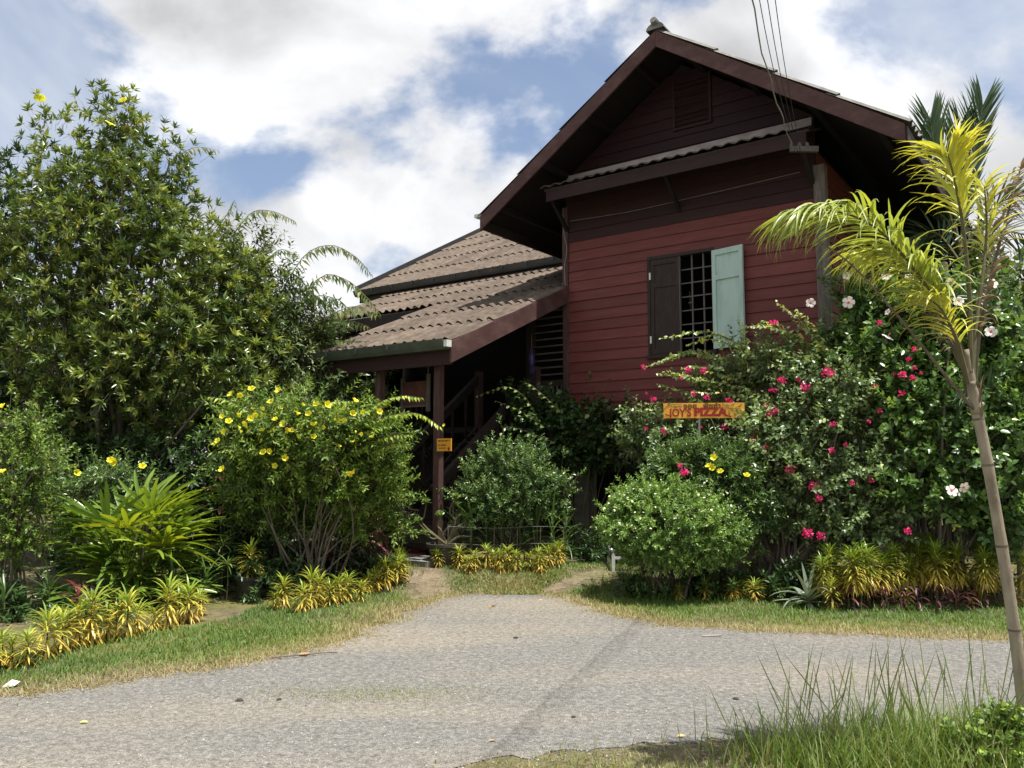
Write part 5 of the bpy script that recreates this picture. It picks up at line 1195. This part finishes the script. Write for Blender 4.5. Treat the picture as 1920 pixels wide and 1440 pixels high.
# ---- white trellis table propping up the white-flowered bush
q = gnd(1148, 1074); tr = thing('plant_trellis', 'white metal rack propping up the white-flowered bush', 'rack', (2.1, q[1] - .7, 0))
x0 = q[0] - 2.1
for x, y in ((x0 + .02, .75), (x0 + .55, .7), (x0 + 1.2, .65), (x0 + .02, 1.25)): MB().box(x - .02, x + .02, y - .02, y + .02, 0, .46).build('leg', m_white, tr)
MB().box(x0, x0 + 1.25, .74, .78, .34, .37).build('rail', m_white, tr); MB().box(x0, x0 + .04, .77, 1.25, .42, .45).build('rail', m_white, tr)
# ---- things glimpsed in the undercroft
for (u, v, dx, nm, lab, cat, m_) in ((1157, 860, .05, 'white_bottle', 'white bottle on the shelf in the dark undercroft', 'bottle', m_white), (1188, 858, .14, 'storage_box', 'grey box on the shelf in the dark undercroft', 'box', m_conc)):
    qq = at(u, v, 14.6)
    if nm == 'white_bottle':
        o = thing(nm, lab, cat, (qq[0], qq[1], 1.42)); MB().lathe([(.001, 0), (.045, 0), (.05, .03), (.05, .16), (.02, .21), (.02, .23)], n=12).build('body', m_, o); MB().lathe([(.022, .225), (.024, .26), (.001, .262)], n=10).build('cap', m_purple, o)
    else:
        o = thing(nm, lab, cat, (qq[0], qq[1], 1.42), HA); MB().box(-.13, .13, -.12, .12, 0, .19).build('carton', m_, o); MB().box(-.135, .135, -.125, .125, .19, .215).build('lid', m_, o)
shx = thing('shelf', 'dark wooden shelf under the house floor', 'shelf', (1.95, 14.75, RISE), HA)
MB().box(-.75, .75, -.25, .25, 1.16, 1.20).build('board', m_brown, shx)
for x in (-.7, .7): MB().box(x - .03, x + .03, -.22, .22, 0, 1.16).build('upright', m_brown, shx)

# ---- service cables from the road to the house corner
A_ = np.array([3.62, 10.35, 5.62]); 
for k, (off, r_) in enumerate(((0, .006), (.055, .0035), (.11, .0035), (.165, .0035))):
    A2 = A_ + np.array([off * .8, off * .3, -.03 * k]); B2 = np.array([1.62 + off, 5.4, 4.88 + .04 * k]); C2 = np.array([-.9 + off * .9, -1.5, 4.75 + .05 * k]); D2_ = np.array([-2.7 + off, -6.5, 5.0 + .06 * k])
    c = curve([A2, B2, C2, D2_], 40)
    if k == 0: c = [p + np.array([.012 * math.sin(i * 1.7), 0, .012 * math.cos(i * 1.7)]) for i, p in enumerate(c)]
    o = MB().tube(c, r_, 5).build('service_cable', m_black if k else m_cable); tag(o, ['twisted grey service cable running from the road to the skirt roof', 'thin black overhead cable running from the road to the house corner'][k > 0], 'cable', None if k == 0 else 'black overhead cables')
ins = thing('cable_bracket', 'small rusty bracket anchoring the overhead cables at the skirt roof', 'bracket', tuple(A_))
MB().box(-.02, .34, -.02, .03, -.05, .02).build('arm', m_iron, ins)
for x in (.0, .1, .2): MB().lathe([(.001, -.03), (.022, -.03), (.028, 0), (.02, .04), (.001, .045)], (x, 0, .03), 8).build('insulator', m_iron, ins)
o = MB().tube(curve([(6.2, 11.2, 4.9), (8.5, 11.0, 6.35), (14, 10.5, 8.6)], 20), .009, 5).build('service_cable', m_black); tag(o, 'single black cable sloping up from the dark palm', 'cable')

# ================================================================== GRASS, GRAVEL AND LITTER
def seg_dist(P, line):
    d = np.full(len(P), 1e9)
    for a, b in zip(line[:-1], line[1:]):
        ab = b - a; t = np.clip(((P - a) @ ab) / max(ab @ ab, 1e-9), 0, 1); d = np.minimum(d, np.linalg.norm(P - (a + t[:, None] * ab), axis=1))
    return d
ROAD = np.array([p for p in road_poly]); FAR = [np.array(p) for p in far_edge]; NEARL = [np.array(p) for p in near_edge]
def patchy(P, s=1.0):
    return .5 + .25 * (np.sin(P[:, 0] * 2.1 * s + 1.3 * np.sin(P[:, 1] * 1.7 * s)) + np.sin(P[:, 1] * 2.7 * s + 1.1 * np.sin(P[:, 0] * 2.3 * s + 1)))
def turf(name, label, P, h0, h1, vals, wid=.006, lean=.7, seg=2):
    n = len(P); a = rng.random(n) * 6.28; ln = lean * rng.random(n) ** .8
    D = np.stack([np.cos(a) * ln, np.sin(a) * ln, np.ones(n)], 1); Nn = np.stack([-np.cos(a), -np.sin(a), ln], 1)
    P3 = np.concatenate([P, (HT(P[:, 0], P[:, 1]) + .002)[:, None]], 1)
    gb = GB(); gb.add(ribbons(P3, D, -Nn, (h0 + (h1 - h0) * rng.random(n)), wid * (.7 + .6 * rng.random(n)), -(.3 + .9 * rng.random(n)), seg, (1, .8, .05)), vals)
    o = gb.build(name, lm_grass, None); tag(o, label, 'grass', kind='stuff'); return o
# verge on the far side of the road
P = np.stack([rng.uniform(-6.5, 6.8, 260000), rng.uniform(4.5, 11.3, 260000)], 1)
d = seg_dist(P, FAR); ok = ~inside(P, ROAD) | (d < .16 * rng.random(len(P)) ** 2); ok &= (d < np.where(P[:, 0] < -1.0, 1.35, 1.9) + .35 * patchy(P)) & (P[:, 1] > 4.6)
path_c = [np.array(gnd(790, 1120)[:2]), np.array(gnd(800, 1070)[:2])]; ok &= (seg_dist(P, path_c) > .16 + .12 * rng.random(len(P)))
path_c = [np.array(gnd(1040, 1108)[:2]), np.array(gnd(1120, 1075)[:2])]; ok &= (seg_dist(P, path_c) > .16 + .12 * rng.random(len(P)))
ok &= rng.random(len(P)) < np.clip(.25 + d * 2.0, 0, 1) * np.clip(.35 + patchy(P, 2.2), .3, 1)
P, d = P[ok], d[ok]
val = np.clip(.14 + .95 * np.clip(d / .75, 0, 1) * (.55 + .5 * patchy(P, .8)) + rng.normal(size=len(P)) * .13, 0, 1)
turf('verge_grass', 'mown grass verge, green by the beds and straw dry at the gravel', P, .02, .065, val, .007)
P = np.stack([rng.uniform(-.85, 1.35, 16000), rng.uniform(10.0, 11.0, 16000)], 1); P = P[(seg_dist(P, path_c) > .13) & (rng.random(len(P)) < np.clip(.1 + patchy(P, 3.0), .05, 1) * np.clip(1.25 - (np.abs(P[:, 0] - .25) / .95) ** 2 - (np.abs(P[:, 1] - 10.5) / .62) ** 4, 0, 1))]
turf('bank_grass', 'ragged grass on the low bank before the stairs', P, .03, .085, np.clip(.28 + .5 * patchy(P, 1.7) + rng.normal(size=len(P)) * .17, 0, 1), .008, 1.1)
# straw and dry stems lying along the edge of the gravel
c_ = np.array(FAR[3:-3]); k_ = rng.integers(0, len(c_) - 1, 9000); t_ = rng.random((9000, 1)); P = c_[k_] * (1 - t_) + c_[k_ + 1] * t_ + rng.normal(size=(9000, 2)) * np.array([.10, .085]) + np.array([0, .03])
turf('edge_straw', 'flattened straw and dry stems along the gravel edge', P, .03, .10, np.clip(.10 + rng.normal(size=len(P)) * .12, 0, 1), .005, 3.0)
# lusher tufts right at the bed edges
P = np.stack([rng.uniform(-6.2, 6.5, 40000), rng.uniform(5.5, 11.2, 40000)], 1); d = seg_dist(P, FAR)
ok = ~inside(P, ROAD) & (d > .75) & (d < 1.5) & (rng.random(len(P)) < np.clip(patchy(P, 2.5) * 1.4 - .35, 0, 1) * .55); P = P[ok]
turf('bed_edge_grass', 'longer green grass along the foot of the planted beds', P, .06, .16, .7 + rng.normal(size=len(P)) * .14, .007, .8, 3)
# near side of the road
P = np.stack([rng.uniform(-1.2, 6, 70000), rng.uniform(3.4, 5.35, 70000)], 1)
d = seg_dist(P, NEARL); ok = ~inside(P, ROAD) | (d < .14 * rng.random(len(P)) ** 2); ok &= rng.random(len(P)) < np.clip(.15 + d * 2.2, 0, 1) * np.clip(.4 + patchy(P, 2.4), .3, 1); P, d = P[ok], d[ok]
turf('roadside_grass', 'short dry grass on the near side of the gravel road', P, .015, .05, np.clip(.25 + .35 * patchy(P, 1.5) + rng.normal(size=len(P)) * .14, 0, 1), .005)
# sparse weeds in the gravel
P = np.concatenate([rng.normal(size=(2600, 2)) * np.array([.45, .13]) + np.array([-.95, 5.75]), rng.normal(size=(900, 2)) * np.array([.7, .3]) + np.array([1.1, 9.0])])
turf('gravel_weeds', 'thin weeds creeping over the middle of the gravel road', P, .008, .022, np.clip(.45 + rng.normal(size=len(P)) * .15, 0, 1), .005)
# tall grass by the palm foot
n = 4200; cx = rng.choice([1.55, 1.85, 2.15, 2.4, 2.6, 2.3], n); P = np.stack([cx + rng.normal(size=n) * .24, 4.5 + rng.normal(size=n) * .20 + (cx - 2) * .12], 1)
P3 = np.concatenate([P, np.zeros((n, 1))], 1); a = rng.random(n) * 6.28; ln = .55 * rng.random(n)
D = np.stack([np.cos(a) * ln, np.sin(a) * ln, np.ones(n)], 1); Nn = np.stack([-np.cos(a), -np.sin(a), ln], 1)
gb = GB(); gb.add(ribbons(P3, D, -Nn, .09 + .25 * rng.random(n) ** 1.4, .005 + .003 * rng.random(n), -(.3 + .9 * rng.random(n)), 4, (1, .9, .7, .4, .03)), np.clip(.62 + rng.normal(size=n) * .17, 0, 1))
tall = gb.build('tall_grass', lm_grass, None); tag(tall, 'tall uncut grass clump at the foot of the leaning palm', 'grass', kind='stuff')
ns = 120; P3 = np.stack([rng.uniform(1.2, 2.8, ns), 4.5 + rng.normal(size=ns) * .16, np.zeros(ns)], 1); P3[:, 1] += (P3[:, 0] - 2.2) * .12
D = np.array([0, 0, 1.]) + rng.normal(size=(ns, 3)) * np.array([.28, .15, 0]); gb = GB()
hgt = .30 + .42 * rng.random(ns); gb.add(ribbons(P3, D, np.array([0, -1., .1]) + rng.normal(size=(ns, 3)) * .2, hgt, .0045, .25 * rng.normal(size=ns), 5, (1, .9, .8, 1.3, 1.2, .1)), np.clip(.6 + rng.normal(size=ns) * .15, 0, 1))
o = gb.build('seeding_grass', lm_grass, None); tag(o, 'thin seeding grass stalks standing over the tall grass clump', 'grass', kind='stuff')
# clover-like weed and yellow flower at the right edge
q = at(1880, 1425, 4.4)
cl, gb = shrub('clover_weed', 'low round-leaved weed with one yellow flower beside the palm trunk', 'weed', (q[0], 4.45, 0), [(np.array([q[0] - .05, 4.45, .12]), np.array([.28, .2, .10])), (np.array([q[0] + .15, 4.5, .2]), np.array([.15, .15, .12]))], 40, 6, (.032, .032), lm_yel, m_twig, per=7, tl=.09, spread=.05, tm=T_OVAL, r0=.005, nb=14, zmin=.02)
gb.build('crown', lm_yel, cl); bloom(cl, fm_yel, [(1906, 1356, 4.5, .75)], 4.5)
# gravel stones
def stones(name, label, P, s0, s1, mat):
    n = len(P); tv = np.array([(1, 0, 0), (-1, 0, 0), (0, 1, 0), (0, -1, 0), (0, 0, .8), (.5, .5, .55), (-.5, -.5, .5)], float)[:5]
    tf = np.array([(0, 2, 4), (2, 1, 4), (1, 3, 4), (3, 0, 4)])
    s = s0 + (s1 - s0) * rng.random(n) ** 4; a = rng.random(n) * 6.28
    jit = 1 + rng.normal(size=(n, 5, 1)) * .25; V = tv[None] * jit * s[:, None, None] * np.array([1, .75, .75])
    ca_, sa_ = np.cos(a), np.sin(a); x = V[..., 0] * ca_[:, None] - V[..., 1] * sa_[:, None]; y = V[..., 0] * sa_[:, None] + V[..., 1] * ca_[:, None]
    V = np.stack([x + P[:, 0:1], y + P[:, 1:2], V[..., 2] + .004], 2)
    F = tf[None] + (np.arange(n) * 5)[:, None, None]
    o = mk(name, V.reshape(-1, 3), F.reshape(-1, 3), mat, None, v=np.repeat(np.clip(.5 + rng.normal(size=n) * .25, 0, 1), 5)); tag(o, label, 'gravel', kind='stuff'); return o
lm_stone = leafmat('grey gravel chips', [(0, (.07, .07, .068)), (.4, (.20, .195, .185)), (.7, (.28, .27, .25)), (1, (.40, .385, .355))], .9, 0, k=1.0)
P = np.stack([rng.uniform(-5, 5.5, 190000), 4.0 + 6.6 * rng.random(190000) ** 1.6], 1); dd = np.minimum(seg_dist(P, FAR), seg_dist(P, NEARL)); P = P[inside(P, ROAD) | (dd < .25 * rng.random(len(P)) ** 2.5)]
P = P[rng.random(len(P)) < np.clip(.25 + patchy(P, 1.3), .1, 1)]
stones('gravel_chips', 'loose grey stone chips scattered over the gravel road', P, .003, .0105, lm_stone)
# fallen leaves, stones and litter that can be told apart
m_leafd = leafmat('fallen leaf', [(0, (.20, .10, .04)), (.5, (.42, .27, .13)), (1, (.60, .48, .12))], .7, .1)
for k, (u, v, s, c) in enumerate(((150, 1358, .05, 1), (930, 1138, .09, .1), (918, 1142, .07, .2), (930, 1392, .05, .5), (625, 1132, .07, .6), (640, 1130, .06, .5), (560, 1232, .10, .2), (1270, 1385, .05, .6), (1128, 1118, .08, .3), (1040, 1115, .06, .2), (775, 1155, .05, .2), (1160, 1130, .06, .4), (1010, 1128, .05, .5), (690, 1098, .05, .3), (1640, 1188, .07, .3))):
    q = gnd(u, v); gb = GB(); gb.add(leaves(np.zeros((1, 3)), np.array([[1., .3, .12]]), np.array([[0, -.2, 1.]]), s, s * .5, T_OVAL), np.array([float(c)]))
    o = gb.build('fallen_leaf', m_leafd, None, world=False); o.location = (q[0], q[1], q[2] + .014); o.rotation_euler = (0, 0, random.uniform(0, 6.28))
    tag(o, 'dry curled leaf fallen on the gravel or verge', 'leaf', 'fallen leaves')
for k, (u, v, s) in enumerate(((449, 1316, .022), (523, 1314, .016), (1380, 1313, .020), (967, 1198, .020), (1075, 1347, .015), (1420, 1265, .013), (1185, 1273, .012))):
    q = gnd(u, v); o = MB().lathe([(.001, -.2 * s), (.8 * s, 0), (s, .4 * s), (.6 * s, .9 * s), (.001, 1.05 * s)], n=7).build('dark_stone', m_conc if k > 4 else surf('dark stone %d' % k, [(.3, (.025, .025, .024)), (.7, (.06, .058, .055))], 9, .9, .3))
    o.location = (q[0], q[1], .004); o.scale = (1.3, 1, .8); o.rotation_euler = (0, 0, k); tag(o, 'small dark stone lying on the gravel road', 'stone', 'dark stones on the road')
q = gnd(20, 1288); lit = MB().add([(-.045, -.035, .0), (.04, -.03, .008), (.05, .025, .025), (-.015, .04, .035), (-.05, .02, .01), (0, 0, .04)], [(0, 1, 5), (1, 2, 5), (2, 3, 5), (3, 4, 5), (4, 0, 5)]).build('paper_scrap', m_white); lit.location = (q[0], q[1], .006); tag(lit, 'crumpled white paper scrap at the edge of the verge', 'litter')
q = gnd(1335, 1195); o = MB().bar((-.09, 0, .006), (.09, .02, .008), .022, .008).build('wood_splinter', m_plank); o.location = (q[0], q[1], .006); tag(o, 'pale wood splinter on the gravel beside the right verge', 'stick')
q = gnd(565, 1235); o = MB().tube(curve([(-.25, -.05, .012), (0, .02, .02), (.16, .12, .015), (.26, .14, .012)], 9), [.005] * 9, 5).build('fallen_twig', m_bark); o.location = (q[0], q[1], .006); tag(o, 'dry bent twig lying where verge meets gravel', 'twig')
